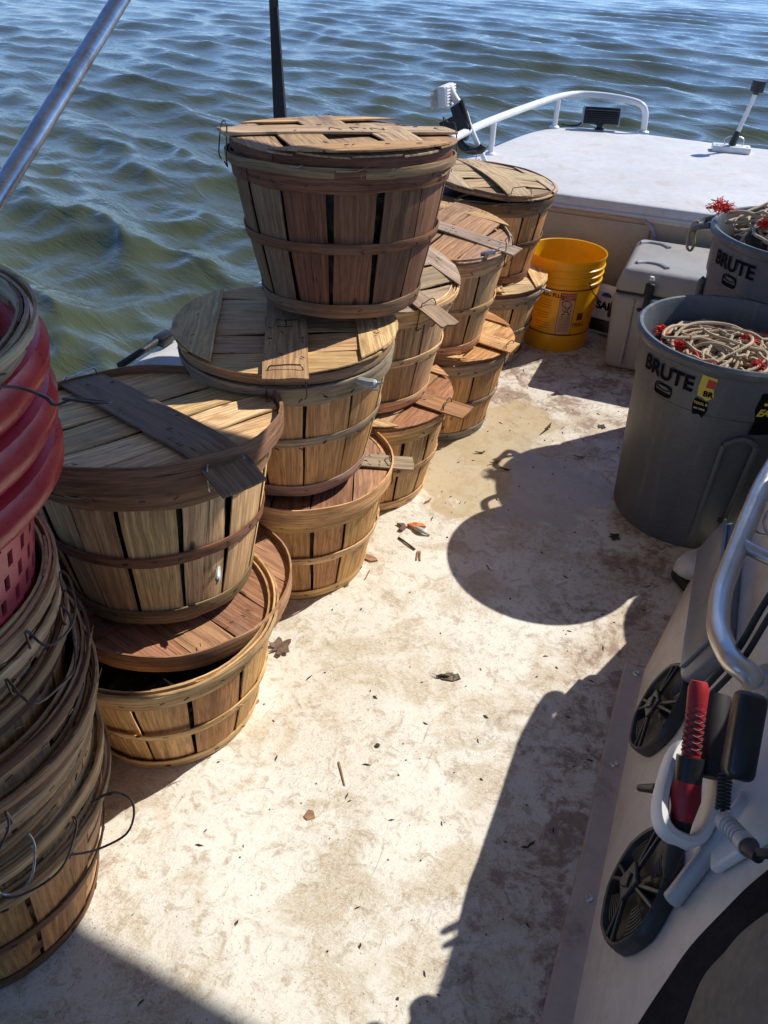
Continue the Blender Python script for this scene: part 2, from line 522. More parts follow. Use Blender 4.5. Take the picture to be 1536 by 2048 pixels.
def cbox(c, s, bev=0.0, rot=None, seg=2):
    """bevelled box as (verts, faces)"""
    bm = bmesh.new()
    bmesh.ops.create_cube(bm, size=1)
    bmesh.ops.scale(bm, vec=s, verts=bm.verts)
    if bev:
        bmesh.ops.bevel(bm, geom=bm.edges[:], offset=bev, segments=seg, affect='EDGES', profile=0.5)
    if rot is not None:
        bmesh.ops.rotate(bm, cent=(0, 0, 0), matrix=rot if isinstance(rot, Matrix) else Matrix.Rotation(rot, 3, 'Z'), verts=bm.verts)
    bmesh.ops.translate(bm, vec=c, verts=bm.verts)
    bm.verts.index_update()
    V = [v.co.copy() for v in bm.verts]
    F = [tuple(v.index for v in f.verts) for f in bm.faces]
    bm.free()
    return V, F

def prism(poly, z0, z1, bev=0.0, seg=2):
    bm = bmesh.new()
    vs = [bm.verts.new((x, y, z0)) for x, y in poly]
    f = bm.faces.new(vs)
    e = bmesh.ops.extrude_face_region(bm, geom=[f])
    bmesh.ops.translate(bm, vec=(0, 0, z1 - z0), verts=[v for v in e['geom'] if isinstance(v, bmesh.types.BMVert)])
    bmesh.ops.recalc_face_normals(bm, faces=bm.faces)
    if bev:
        ed = [x for x in bm.edges if len(x.link_faces) == 2 and x.calc_face_angle(0) > R_(30)]
        bmesh.ops.bevel(bm, geom=ed, offset=bev, segments=seg, affect='EDGES', profile=0.5)
    bm.verts.index_update()
    V = [v.co.copy() for v in bm.verts]
    F = [tuple(v.index for v in f.verts) for f in bm.faces]
    bm.free()
    return V, F

def xf(vf, mat):
    return [mat @ Vector(v) for v in vf[0]], vf[1]

def text_vf(body, size, bold=0.0, shear=0.0, spacing=1.0, depth=0.0012):
    cu = bpy.data.curves.new('txt', 'FONT')
    cu.body = body
    cu.size = size
    cu.offset = bold
    cu.shear = shear
    cu.space_character = spacing
    cu.align_x = 'CENTER'
    cu.align_y = 'CENTER'
    cu.extrude = depth / 2
    cu.resolution_u = 3
    o = bpy.data.objects.new('txt', cu)
    COL.objects.link(o)
    dg = bpy.context.evaluated_depsgraph_get()
    me = bpy.data.meshes.new_from_object(o.evaluated_get(dg))
    V = [v.co.copy() for v in me.vertices]
    F = [tuple(p.vertices) for p in me.polygons]
    bpy.data.objects.remove(o)
    bpy.data.curves.remove(cu)
    bpy.data.meshes.remove(me)
    return V, F

def wrap_cone(vf, ang, z, rfun, lift=0.0012, tilt=0.0):
    """bend a flat (x right, y up, z out) mesh onto a cone surface, seen from outside"""
    V = []
    ct, st = math.cos(tilt), math.sin(tilt)
    for v in vf[0]:
        x, y = v[0] * ct - v[1] * st, v[0] * st + v[1] * ct
        zz = z + y
        r = rfun(zz) + lift + v[2]
        a = ang + x / r
        V.append((r * math.cos(a), r * math.sin(a), zz))
    return V, vf[1]

def grid_patch(w, h, nx=14, ny=4):
    V = [((i / nx - 0.5) * w, (j / ny - 0.5) * h, 0) for i in range(nx + 1) for j in range(ny + 1)]
    F = [(i * (ny + 1) + j, (i + 1) * (ny + 1) + j, (i + 1) * (ny + 1) + j + 1, i * (ny + 1) + j + 1) for i in range(nx) for j in range(ny)]
    return V, F

# ================================================================== SETTING
WZ = -0.46   # mean water level below the deck

def build_water():
    rnd = np.random.RandomState(3)
    na = 900
    rad = [1.2]
    while rad[-1] < 70:
        rad.append(rad[-1] * 1.0078 + 0.004)
    while rad[-1] < 6000:
        rad.append(rad[-1] * 1.12)
    rad = np.array(rad)
    # fine angles ahead of the camera, coarse behind
    aa = np.concatenate([np.linspace(R_(60), R_(160), 760, endpoint=False), np.linspace(R_(160), R_(420), 200, endpoint=False)])
    A, Rr = np.meshgrid(aa, rad, indexing='ij')
    X, Y = Rr * np.cos(A), Rr * np.sin(A)
    Z = np.zeros_like(X)
    dR = np.gradient(rad)[None, :] + 0 * A
    DX, DY = np.zeros_like(X), np.zeros_like(X)
    wind = R_(248)
    for i in range(130):
        lam = 0.15 * (1.6 / 0.15) ** rnd.rand()
        k = 2 * math.pi / lam
        th = wind + rnd.randn() * (0.40 if lam > 0.8 else 0.65)
        amp = 0.0060 * lam ** 0.78 * (0.5 + 0.9 * rnd.rand())
        ph = rnd.rand() * 6.283
        fade = np.clip(1.6 - 4.5 * dR / lam, 0, 1)
        # amplitude groups
        gx = 0.6 + 0.6 * np.sin(X * 0.5 * rnd.randn() + Y * 0.5 * rnd.randn() + rnd.rand() * 6)
        arg = k * (X * math.cos(th) + Y * math.sin(th)) + ph
        c, s = np.cos(arg), np.sin(arg)
        a = amp * fade * gx * 1.15
        Z += a * c
        DX -= a * s * math.cos(th) * 0.92
        DY -= a * s * math.sin(th) * 0.92
    P = np.stack([X + DX, Y + DY, WZ + Z], -1)
    nA, nR = X.shape
    idx = np.arange(nA * nR).reshape(nA, nR)
    i2 = np.roll(idx, -1, axis=0)
    F = np.stack([idx[:, :-1], idx[:, 1:], i2[:, 1:], i2[:, :-1]], -1).reshape(-1, 4)
    me = bpy.data.meshes.new('water')
    me.vertices.add(nA * nR)
    me.vertices.foreach_set('co', P.reshape(-1))
    me.loops.add(F.size)
    me.loops.foreach_set('vertex_index', F.reshape(-1).astype(np.int32))
    me.polygons.add(len(F))
    me.polygons.foreach_set('loop_start', np.arange(0, F.size, 4, dtype=np.int32))
    me.polygons.foreach_set('use_smooth', np.ones(len(F), dtype=bool))
    me.update(calc_edges=True)
    me.materials.append(WATER)
    o = bpy.data.objects.new('water', me)
    COL.objects.link(o)
    o['kind'] = 'structure'
build_water()

# cockpit deck
nx_, ny_ = 40, 80
gx = np.linspace(-1.03, 1.5, nx_)
gy = np.linspace(-1.6, 3.34, ny_)
V = [(x, y, 0.0) for x in gx for y in gy]
F = [(i * ny_ + j, (i + 1) * ny_ + j, (i + 1) * ny_ + j + 1, i * ny_ + j + 1) for i in range(nx_ - 1) for j in range(ny_ - 1)]
tag(mobj('boat_deck', V, F, DECK), kind='structure')

# the hull: one boat thing with its gunwales, bulkhead and foredeck
boat = thing('boat_hull', 'white workboat hull with cream bulkhead and raised white foredeck around the dirty deck', 'boat')
# port gunwale with rounded cap: profile swept along y (curving in towards the bow)
def gunwale(side, y0=-1.6, y1=3.30):
    pts = []
    for i in range(40):
        y = y0 + (y1 - y0) * i / 39
        pts.append(y)
    prof = [(0.0, 0.0), (0.0, 0.47), (-0.012, 0.492), (-0.035, 0.502), (-0.11, 0.506), (-0.15, 0.498), (-0.172, 0.478), (-0.178, 0.44), (-0.165, 0.40), (-0.16, 0.1), (-0.13, -0.7)]
    V, F = [], []
    for y in pts:
        for (dx, z) in prof:
            xx = -1.03 + dx
            V.append((xx if side < 0 else 0.47 - xx, y, z))
    m = len(prof)
    for i in range(len(pts) - 1):
        for k in range(m - 1):
            F.append((i * m + k, i * m + k + 1, (i + 1) * m + k + 1, (i + 1) * m + k))
    return V, F
mobj('gunwale', *gunwale(-1), GEL_W, boat)
mobj('gunwale', *gunwale(1), GEL_W, boat)
# forward bulkhead
b = cbox((0.235, 3.372, 0.235), (2.53, 0.06, 0.47), 0.0)
mobj('bulkhead', *b, GEL_WALL, boat, smooth=False)
# foredeck: rounded slab with slight camber
def foredeck():
    out = []
    pl = [(-1.19, 3.335), (-1.185, 3.7), (-1.12, 4.15), (-1.06, 4.45), (-0.98, 4.68), (-0.86, 4.80), (-0.6, 4.82), (0.1, 4.76), (0.9, 4.74), (1.6, 4.5), (1.66, 3.335)]
    top = spline([(x, y, 0) for x, y in pl], 5)
    top = [(p.x, p.y) for p in top]
    c = Vector((0.2, 3.9))
    rings = [(1.0, 0.442), (1.0, 0.46), (0.998, 0.475), (0.985, 0.494), (0.965, 0.501), (0.93, 0.5045), (0.8, 0.508), (0.5, 0.514), (0.2, 0.517)]
    V, F = [], []
    m = len(top)
    for s, z in rings:
        for (x, y) in top:
            # near edge stays straight
            yy = c.y + (y - c.y) * s if y > 3.34 else y + (1 - s) * 0.35
            V.append((c.x + (x - c.x) * s, max(yy, y if y <= 3.34 else 3.335), z))
    for r in range(len(rings) - 1):
        for i in range(m):
            j = (i + 1) % m
            F.append((r * m + i, r * m + j, (r + 1) * m + j, (r + 1) * m + i))
    F.append(tuple((len(rings) - 1) * m + i for i in range(m)))
    # hull side below
    k = len(V)
    for (x, y) in top:
        V.append((c.x + (x - c.x) * 0.93, c.y + (y - c.y) * 0.93 if y > 3.34 else 3.39, -0.7 if y > 3.34 else 0.443))
    for i in range(m):
        j = (i + 1) % m
        F.append((i, k + i, k + j, j))
    return V, F
mobj('foredeck', *foredeck(), GEL_W, boat)
# hatch outline in the bulkhead: gasket strip with a rounded corner, recessed door
gpts = [(-1.0, 3.337, 0.452), (-0.6, 3.337, 0.452), (-0.30, 3.337, 0.452), (-0.24, 3.337, 0.440), (-0.205, 3.337, 0.405), (-0.2, 3.337, 0.35), (-0.2, 3.337, 0.05)]
gp = spline(gpts, 8)
V = []
for p in gp:
    for dz, dy in ((-0.010, 0), (-0.008, -0.006), (0.008, -0.006), (0.010, 0)):
        V.append(p)
V, F = tube(gp, 0.009, 8)
mobj('hatch_gasket', V, F, GASKET, boat)
hd = cbox((-0.615, 3.339, 0.235), (0.79, 0.008, 0.39), 0.003)
mobj('hatch_door', *hd, GEL_WALL, boat)
mobj('rub_rail', *tube([(-0.9, 3.333, 0.405 + 0.055), (1.6, 3.333, 0.405 + 0.055)], 0.007, 8), GEL_W, boat)

# hardtop overhead (out of the picture, shades the near deck) with its posts
ht = thing('hardtop', 'white hardtop roof over the helm, above the near end of the deck', 'boat roof')
V, F = prism([(-1.2, -1.5), (1.6, -1.5), (1.6, 1.98), (0.95, 1.985), (0.61, 2.0), (0.268, 2.10), (-0.175, 2.19), (-1.2, 2.33)], 2.1, 2.15, 0.012)
mobj('roof_panel', V, F, GEL_W, ht)

# console with speakers etc.
con = thing('helm_console', 'cream moulded helm console with sloping side and screwed flange, right edge of the deck', 'boat console')
def console_body():
    base = [(0.115, -0.9), (0.115, 1.20), (0.118, 1.33), (0.19, 1.73), (0.30, 1.77), (1.05, 1.77)]
    topl = [(0.372, -0.9), (0.372, 1.25), (0.374, 1.62), (0.405, 1.685), (0.48, 1.74), (1.05, 1.755)]
    V, F = [], []
    hs = [0.0, 0.012, 0.03, 0.3, 0.55, 0.77, 0.792, 0.80]
    for h in hs:
        t = min(1.0, max(0.0, (h - 0.02) / 0.75))
        e = {0.792: 0.012, 0.80: 0.03}.get(h, 0)
        for (x, y), (xt, yt) in zip(base, topl):
            xx = x + (xt - x) * t - (0.008 * (1 - t) if h > 0.02 else 0)
            V.append((xx + e, y + (yt - y) * t - (e if y > 1.5 else 0), h))
    n = len(base)
    for r in range(len(hs) - 1):
        for i in range(n - 1):
            F.append((r * n + i, r * n + i + 1, (r + 1) * n + i + 1, (r + 1) * n + i))
    k = len(V)
    V += [(1.05, -0.9, 0.80)]
    t = (len(hs) - 1) * n
    F.append(tuple(range(t, t + n)) + (k,))
    return V, [f[::-1] for f in F]
cb = mobj('console_body', *console_body(), GEL, con)
# flange strip along the base with a thickness and three screws
def flange():
    ya = np.linspace(-0.9, 1.36, 40)
    prof = [(0.0, 0.001), (0.001, 0.006), (0.004, 0.009), (0.03, 0.010), (0.045, 0.012), (0.056, 0.022)]
    V, F = [], []
    for y in ya:
        x0 = 0.068 + 0.012 * max(0, (y - 1.1)) + 0.0015 * math.sin(y * 9)
        for dx, z in prof:
            V.append((x0 + dx, y, z))
    m = len(prof)
    for i in range(len(ya) - 1):
        for k in range(m - 1):
            F.append((i * m + k, (i + 1) * m + k, (i + 1) * m + k + 1, i * m + k + 1))
    F.append(tuple((len(ya) - 1) * m + k for k in range(m)))
    V += [(V[-m][0], V[-m][1], -0.002), (V[-1][0], V[-1][1], -0.002)]
    return V, F
mobj('flange', *flange(), FLANGE, con)
for (x, y) in ((0.099, 1.335), (0.093, 1.072), (0.098, 0.778), (0.097, 0.5)):
    V, F = lathe([(0.0, 0.0145), (0.0018, 0.0125), (0.0026, 0.0132), (0.0065, 0.0138), (0.0085, 0.0095)], 16)
    s = mobj('screw', V, F, STEEL, con, loc=(x, y, 0.0))

def face_frame(y, h, lift=0.0):
    """origin on the console face and its axes: e1 along the boat (aft), e2 up the face, e3 outward"""
    o = Vector((0.10 + 0.34 * h, y, h))
    e1 = Vector((0, -1, 0))
    e2 = Vector((0.34, 0, 1)).normalized()
    e3 = e1.cross(e2).normalized()
    if e3.x > 0:
        e3 = -e3
    m = Matrix((e1, e2, e3)).transposed().to_4x4()
    m.translation = o + e3 * lift
    return m

def speaker(y, h, label, first):
    t = thing('speaker', label, 'speaker', group='black speakers on the console side')
    m = face_frame(y, h)
    t.matrix_world = m
    Ro = 0.096
    # octagon-ish grille ring
    def ring(prof, seg=8, rot=R_(22.5)):
        V, F = [], []
        for i in range(64):
            a = 2 * math.pi * i / 64
            # rounded polygon radius
            q = (a - rot) % (2 * math.pi / seg) - math.pi / seg
            k = 0.35 * (math.cos(math.pi / seg) / math.cos(q)) + 0.65
            for r, z in prof:
                V.append((r * k * math.cos(a), r * k * math.sin(a), z))
        n = len(prof)
        for i in range(64):
            j = (i + 1) % 64
            for kk in range(n - 1):
                F.append((i * n + kk, j * n + kk, j * n + kk + 1, i * n + kk + 1))
        return V, F
    mobj('bezel', *ring([(Ro * 1.02, 0.0), (Ro * 1.02, 0.010), (Ro, 0.019), (Ro * 0.965, 0.0225), (Ro * 0.92, 0.021), (Ro * 0.89, 0.012), (Ro * 0.87, 0.006)]), BLACKSP, t)
    mobj('cone', *lathe([(Ro * 0.9, 0.007), (Ro * 0.7, 0.006), (Ro * 0.3, 0.002), (Ro * 0.25, 0.004), (0.012, 0.010), (0.0, 0.011)], 40), BLACKP, t)
    # star of four broad struts and the raised centre
    ps = []
    for k in range(4):
        a = R_(45 + 90 * k + 8)
        for d, w in ((-0.13, 0.006), (0.13, 0.006)):
            p0 = Vector((math.cos(a + d * 0.4) * Ro * 0.12, math.sin(a + d * 0.4) * Ro * 0.12, 0.026))
            p1 = Vector((math.cos(a + d) * Ro * 0.92, math.sin(a + d) * Ro * 0.92, 0.019))
            mid = (p0 + p1) / 2
            ln = (p1 - p0).length
            rot = (p1 - p0).to_track_quat('X', 'Z').to_matrix()
            ps.append(cbox(mid, (ln, w, 0.006), 0.0012, rot, 1))
        st = mobj('strut', *merge(ps[-2:]), BLACKSP, t)
    for k in range(4):
        a = R_(90 * k + 8)
        sl_ = []
        for q in range(7):
            rr = Ro * (0.42 + 0.062 * q)
            half = 0.26 + 0.03 * q * 0.3
            P = [(rr * math.cos(a + s * half), rr * math.sin(a + s * half), 0.0155) for s in (-1, -0.5, 0, 0.5, 1)]
            sl_.append(tube(P, 0.0013, 5))
        mobj('grille_slats', *merge(sl_), BLACKSP, t)['kind'] = 'stuff'
    hub = [cbox((0, 0, 0.028), (0.045, 0.045, 0.008), 0.002, R_(20), 1), cbox((0, 0, 0.033), (0.022, 0.022, 0.006), 0.0015, R_(65), 1)]
    mobj('hub', *merge(hub), BLACKSP, t)
    return t
speaker(1.110, 0.160, 'black round star grille speaker on the console side, beyond the red knife handle', True)
speaker(0.720, 0.186, 'black round star grille speaker on the console side, below the white tool holder', False)
print('setting done')

# ================================================================== BASKETS
RB, RT, HB = 0.166, 0.222, 0.297
def jit(c, rng, a=0.12):
    k = 1 + rng.uniform(-a, a)
    return tuple(max(0.01, x * k * (1 + rng.uniform(-a * 0.35, a * 0.35))) for x in c)

def lean(deg):
    ax = Vector((math.cos(PSI), math.sin(PSI), 0))
    return tuple(Matrix.Rotation(-math.radians(deg), 3, ax).to_euler())

def rad_at(z):
    t = max(0.0, min(1.0, z / HB))
    return RB + (RT - RB) * (1 - (1 - t) ** 1.25)

PAL = dict(
    warm=[(0.62, 0.43, 0.25), (0.46, 0.29, 0.16), (0.58, 0.42, 0.26), (0.20, 0.105, 0.06)],
    tan=[(0.62, 0.42, 0.22), (0.65, 0.45, 0.25), (0.55, 0.34, 0.165), (0.60, 0.40, 0.21)],
    orange=[(0.59, 0.36, 0.165), (0.55, 0.31, 0.135), (0.63, 0.41, 0.20), (0.48, 0.25, 0.105)],
    dark=[(0.25, 0.145, 0.085), (0.19, 0.085, 0.05), (0.30, 0.20, 0.12), (0.21, 0.11, 0.065), (0.26, 0.17, 0.11)],
    grey=[(0.42, 0.325, 0.24), (0.36, 0.285, 0.22), (0.46, 0.36, 0.26)],
    red=[(0.34, 0.17, 0.105), (0.38, 0.21, 0.13), (0.29, 0.14, 0.085)],
    pale=[(0.69, 0.49, 0.28), (0.65, 0.44, 0.24), (0.63, 0.43, 0.23)],
)

def hoop(name, zc, w, parent, rng, color, off=0.004, th=0.003, a_start=None, rfun=rad_at, wob=0.0015, ext=0.35, nseg=60, lift=0.0025):
    a0 = rng.uniform(0, 6.28) if a_start is None else a_start
    N = nseg
    ph = [rng.uniform(0, 6.28) for _ in range(6)]
    zs = np.array([-0.5, -0.44, 0.0, 0.44, 0.5]) * w
    O = np.zeros((N + 1, 5, 3)); I_ = np.zeros((N + 1, 5, 3)); U = np.zeros((N + 1, 5, 2))
    tot = 2 * math.pi + ext
    for i in range(N + 1):
        s = i / N
        a = a0 + tot * s
        rise = lift * max(0.0, min(1.0, (a - a0 - 2 * math.pi + 0.25) / 0.3)) + 0.0
        dr = wob * (math.sin(2 * a + ph[0]) + 0.6 * math.sin(3 * a + ph[1]) + 0.35 * math.sin(7 * a + ph[2]))
        dz = 0.0016 * (math.sin(a + ph[3]) + 0.7 * math.sin(4 * a + ph[4]))
        for j, z in enumerate(zs):
            wj = 1 + 0.06 * math.sin(9 * a + ph[5] + j)
            zz = zc + z * wj + dz
            edge = 0.0006 if j in (0, 4) else 0
            r = rfun(zz) + off + dr + rise
            O[i, j] = ((r + th - edge) * math.cos(a), (r + th - edge) * math.sin(a), zz)
            I_[i, j] = (r * math.cos(a), r * math.sin(a), zz)
            U[i, j] = (z, a * r)
    V, F, uv = slab(O, I_, U)
    return mobj(name, V, F, WOOD, parent, uv, color=color)

def staples(parent, zc, n, rng, off, rfun=rad_at, two=True):
    ps = []
    for k in range(n):
        a = 2 * math.pi * (k + rng.uniform(-0.2, 0.2)) / n
        for dz in ((-0.008, 0.009) if two and rng.random() < 0.6 else (rng.uniform(-0.006, 0.006),)):
            z = zc + dz
            r = rfun(z) + off
            ps.append(cbox((r * math.cos(a), r * math.sin(a), z), (0.0016, 0.010, 0.0022), 0, Matrix.Rotation(a, 3, 'Z') @ Matrix.Rotation(rng.uniform(-0.7, 0.7), 3, 'X')))
    o = mobj('staples', *merge(ps), WIRE, parent, smooth=False)
    o['kind'] = 'stuff'
    return o

def stave(parent, a0, a1, rng, color, z0=0.002, z1=HB - 0.004, inset=0.0, gtop=0.003, gbot=0.002):
    nu, nv = 5, 8
    O = np.zeros((nu, nv, 3)); I_ = np.zeros((nu, nv, 3)); U = np.zeros((nu, nv, 2))
    bow = rng.uniform(-0.0015, 0.002)
    cup = rng.uniform(-0.0012, 0.0012)
    top_j = rng.uniform(-0.008, 0.004)
    if rng.random() < 0.12:
        inset += 0.003
        gtop *= 2.2
    skew = rng.uniform(-0.012, 0.012)
    for i in range(nu):
        s = i / (nu - 1)
        for j in range(nv):
            t = j / (nv - 1)
            z = z0 + (z1 + top_j - z0) * t
            g = (gbot * (1 - t) + gtop * t) / rad_at(z)
            a = a0 + g / 2 + (a1 - a0 - g) * s + skew * (t - 0.5) + 0.004 * math.sin(9 * t + a0 * 7 + 3 * (i > 1))
            r = rad_at(z) - inset + bow * math.sin(math.pi * t) + cup * (4 * s * (1 - s) - 0.5)
            e = 0.0007 if i in (0, nu - 1) else 0
            O[i, j] = ((r - e) * math.cos(a), (r - e) * math.sin(a), z)
            I_[i, j] = ((r - 0.0035) * math.cos(a), (r - 0.0035) * math.sin(a), z)
            U[i, j] = (a * 0.2, z)
    V, F, uv = slab(O, I_, U)
    return mobj('stave', V, F, WOOD, parent, uv, color=color)

def basket(name, label, x, y, z, seed, pal, group, tilt=(0, 0, 0), hooppal='tan', nst=13, lean=(0, 0), gaps=(0.002, 0.013), bottom_grey=False, hoopw=0.044, filled=True):
    rng = random.Random(seed)
    root = thing(name, label, 'basket', (x, y, z), tilt, group)
    w = [rng.uniform(0.8, 1.25) for _ in range(nst)]
    sw = sum(w)
    a = rng.uniform(0, 6.28)
    for k in range(nst):
        da = 2 * math.pi * w[k] / sw
        stave(root, a, a + da, rng, jit(rng.choice(PAL[pal]), rng, 0.16), inset=rng.choice((0, 0.002, 0.0005)),
              gtop=rng.uniform(*gaps) * (1.5 if rng.random() < 0.2 else 1), gbot=rng.uniform(*gaps) * 0.7)
        a += da
    hp = PAL[hooppal]
    hoop('bottom_hoop', 0.017, 0.030, root, rng, jit((0.33, 0.32, 0.30), rng) if bottom_grey else jit(rng.choice(hp), rng, 0.2), 0.001)
    hoop('middle_hoop', 0.145 + rng.uniform(-0.01, 0.01), 0.021, root, rng, jit(rng.choice(hp), rng, 0.2), 0.0015)
    hoop('rim_hoop', HB - hoopw / 2 - 0.002, hoopw, root, rng, jit(rng.choice(hp), rng, 0.2), 0.0015, 0.004)
    hoop('rim_hoop', HB - 0.010, 0.018, root, rng, jit(rng.choice(hp), rng, 0.25), 0.0062, 0.004, nseg=54)
    hoop('inner_rim_hoop', HB - 0.014, 0.026, root, rng, jit(rng.choice(hp), rng, 0.25), -0.0085, 0.0035)
    sp = []
    for q_ in range(7):
        a_ = rng.uniform(0, 6.28)
        zc_ = rng.choice((HB - 0.004, HB - 0.006, HB - 0.03, 0.155))
        ln_ = rng.uniform(0.015, 0.06)
        r_ = rad_at(zc_) + 0.0085
        out = rng.uniform(0.0, 0.012)
        P_ = [((r_ + out * t_ * t_) * math.cos(a_ + ln_ / r_ * t_), (r_ + out * t_ * t_) * math.sin(a_ + ln_ / r_ * t_), zc_ + rng.uniform(-0.002, 0.003) + 0.010 * t_ * t_ * (1 if zc_ > 0.2 else -0.3)) for t_ in (0, 0.33, 0.66, 1)]
        sp.append(tube(P_, 0.0012, 4, radii=[0.0018, 0.0016, 0.0012, 0.0003]))
    V, F = merge(sp)
    o_ = mobj('splinters', V, F, WOOD, root, uv=[(v[2], v[0] + v[1]) for v in V], color=(0.50, 0.38, 0.24))
    o_['kind'] = 'stuff'
    staples(root, 0.145, nst * 2, rng, 0.0048, two=False)
    staples(root, HB - 0.024, nst * 2, rng, 0.0060)
    staples(root, 0.017, nst, rng, 0.0045, two=False)
    if filled:  # crab fill added, near black, to stop light showing through the gaps
        pr_ = [(0.0, 0.014), (RB - 0.012, 0.014)] + [(rad_at(z_) - 0.010, z_) for z_ in (0.06, 0.11, 0.16, 0.21, 0.25)] + [(RT - 0.03, 0.272), (RT * 0.6, 0.288), (0.0, 0.292)]
        q = [rng.uniform(0, 6) for _ in range(3)]
        V, F = lathe(pr_, 56, fn=lambda a_, z_: -0.004 + 0.004 * math.sin(17 * a_ + q[0] + z_ * 90) * math.sin(9 * a_ + q[1]) if 0.02 < z_ < 0.28 else 0)
        mobj('crab_gap_blocker', V, F, CRABH, root)['kind'] = 'stuff'
    V, F = prism([((RB - 0.006) * math.cos(t), (RB - 0.006) * math.sin(t)) for t in np.linspace(0, 2 * math.pi, 32, endpoint=False)], 0.006, 0.012)
    mobj('base', V, F, WOOD, root, uv=[(v[0], v[1]) for v in V], smooth=False, color=(0.2, 0.13, 0.08))
    return root, rng

def plank(name, parent, rng, color, xs0, xs1, y0, y1, z0, th, warp=0.003, tiltz=0.0, ragged=0.0, nrow=5, ncol=10, bend=0.0, zfun=None):
    """grain along x; xs0(y), xs1(y) give the two ends"""
    O = np.zeros((ncol, nrow, 3)); I_ = np.zeros_like(O); U = np.zeros((ncol, nrow, 2))
    ph = [rng.uniform(0, 6.28) for _ in range(3)]
    rg = [(rng.uniform(-ragged, ragged), rng.uniform(-ragged, ragged)) for _ in range(nrow)]
    for j in range(nrow):
        s = j / (nrow - 1)
        y = y0 + (y1 - y0) * s
        a, b = xs0(y) + rg[j][0], xs1(y) + rg[j][1]
        for i in range(ncol):
            t = i / (ncol - 1)
            x = a + (b - a) * t
            yy = y + (0.0009 * math.sin(x * 40 + ph[2]) if j in (0, nrow - 1) else 0)
            z = z0 + warp * math.sin(x * 7 + ph[0]) * 0.5 + warp * 0.5 * math.sin(x * 15 + ph[1] + s) + tiltz * (s - 0.5) + bend * (x / 0.235) ** 2
            if zfun:
                z += zfun(x, yy)
            e = 0.0006 if (i in (0, ncol - 1) or j in (0, nrow - 1)) else 0
            O[i, j] = (x, yy, z + th - e)
            I_[i, j] = (x, yy, z)
            U[i, j] = (yy, x)
    V, F, uv = slab(O, I_, U)
    F = [f[::-1] for f in F]
    return mobj(name, V, F, WOOD, parent, uv, color=color)

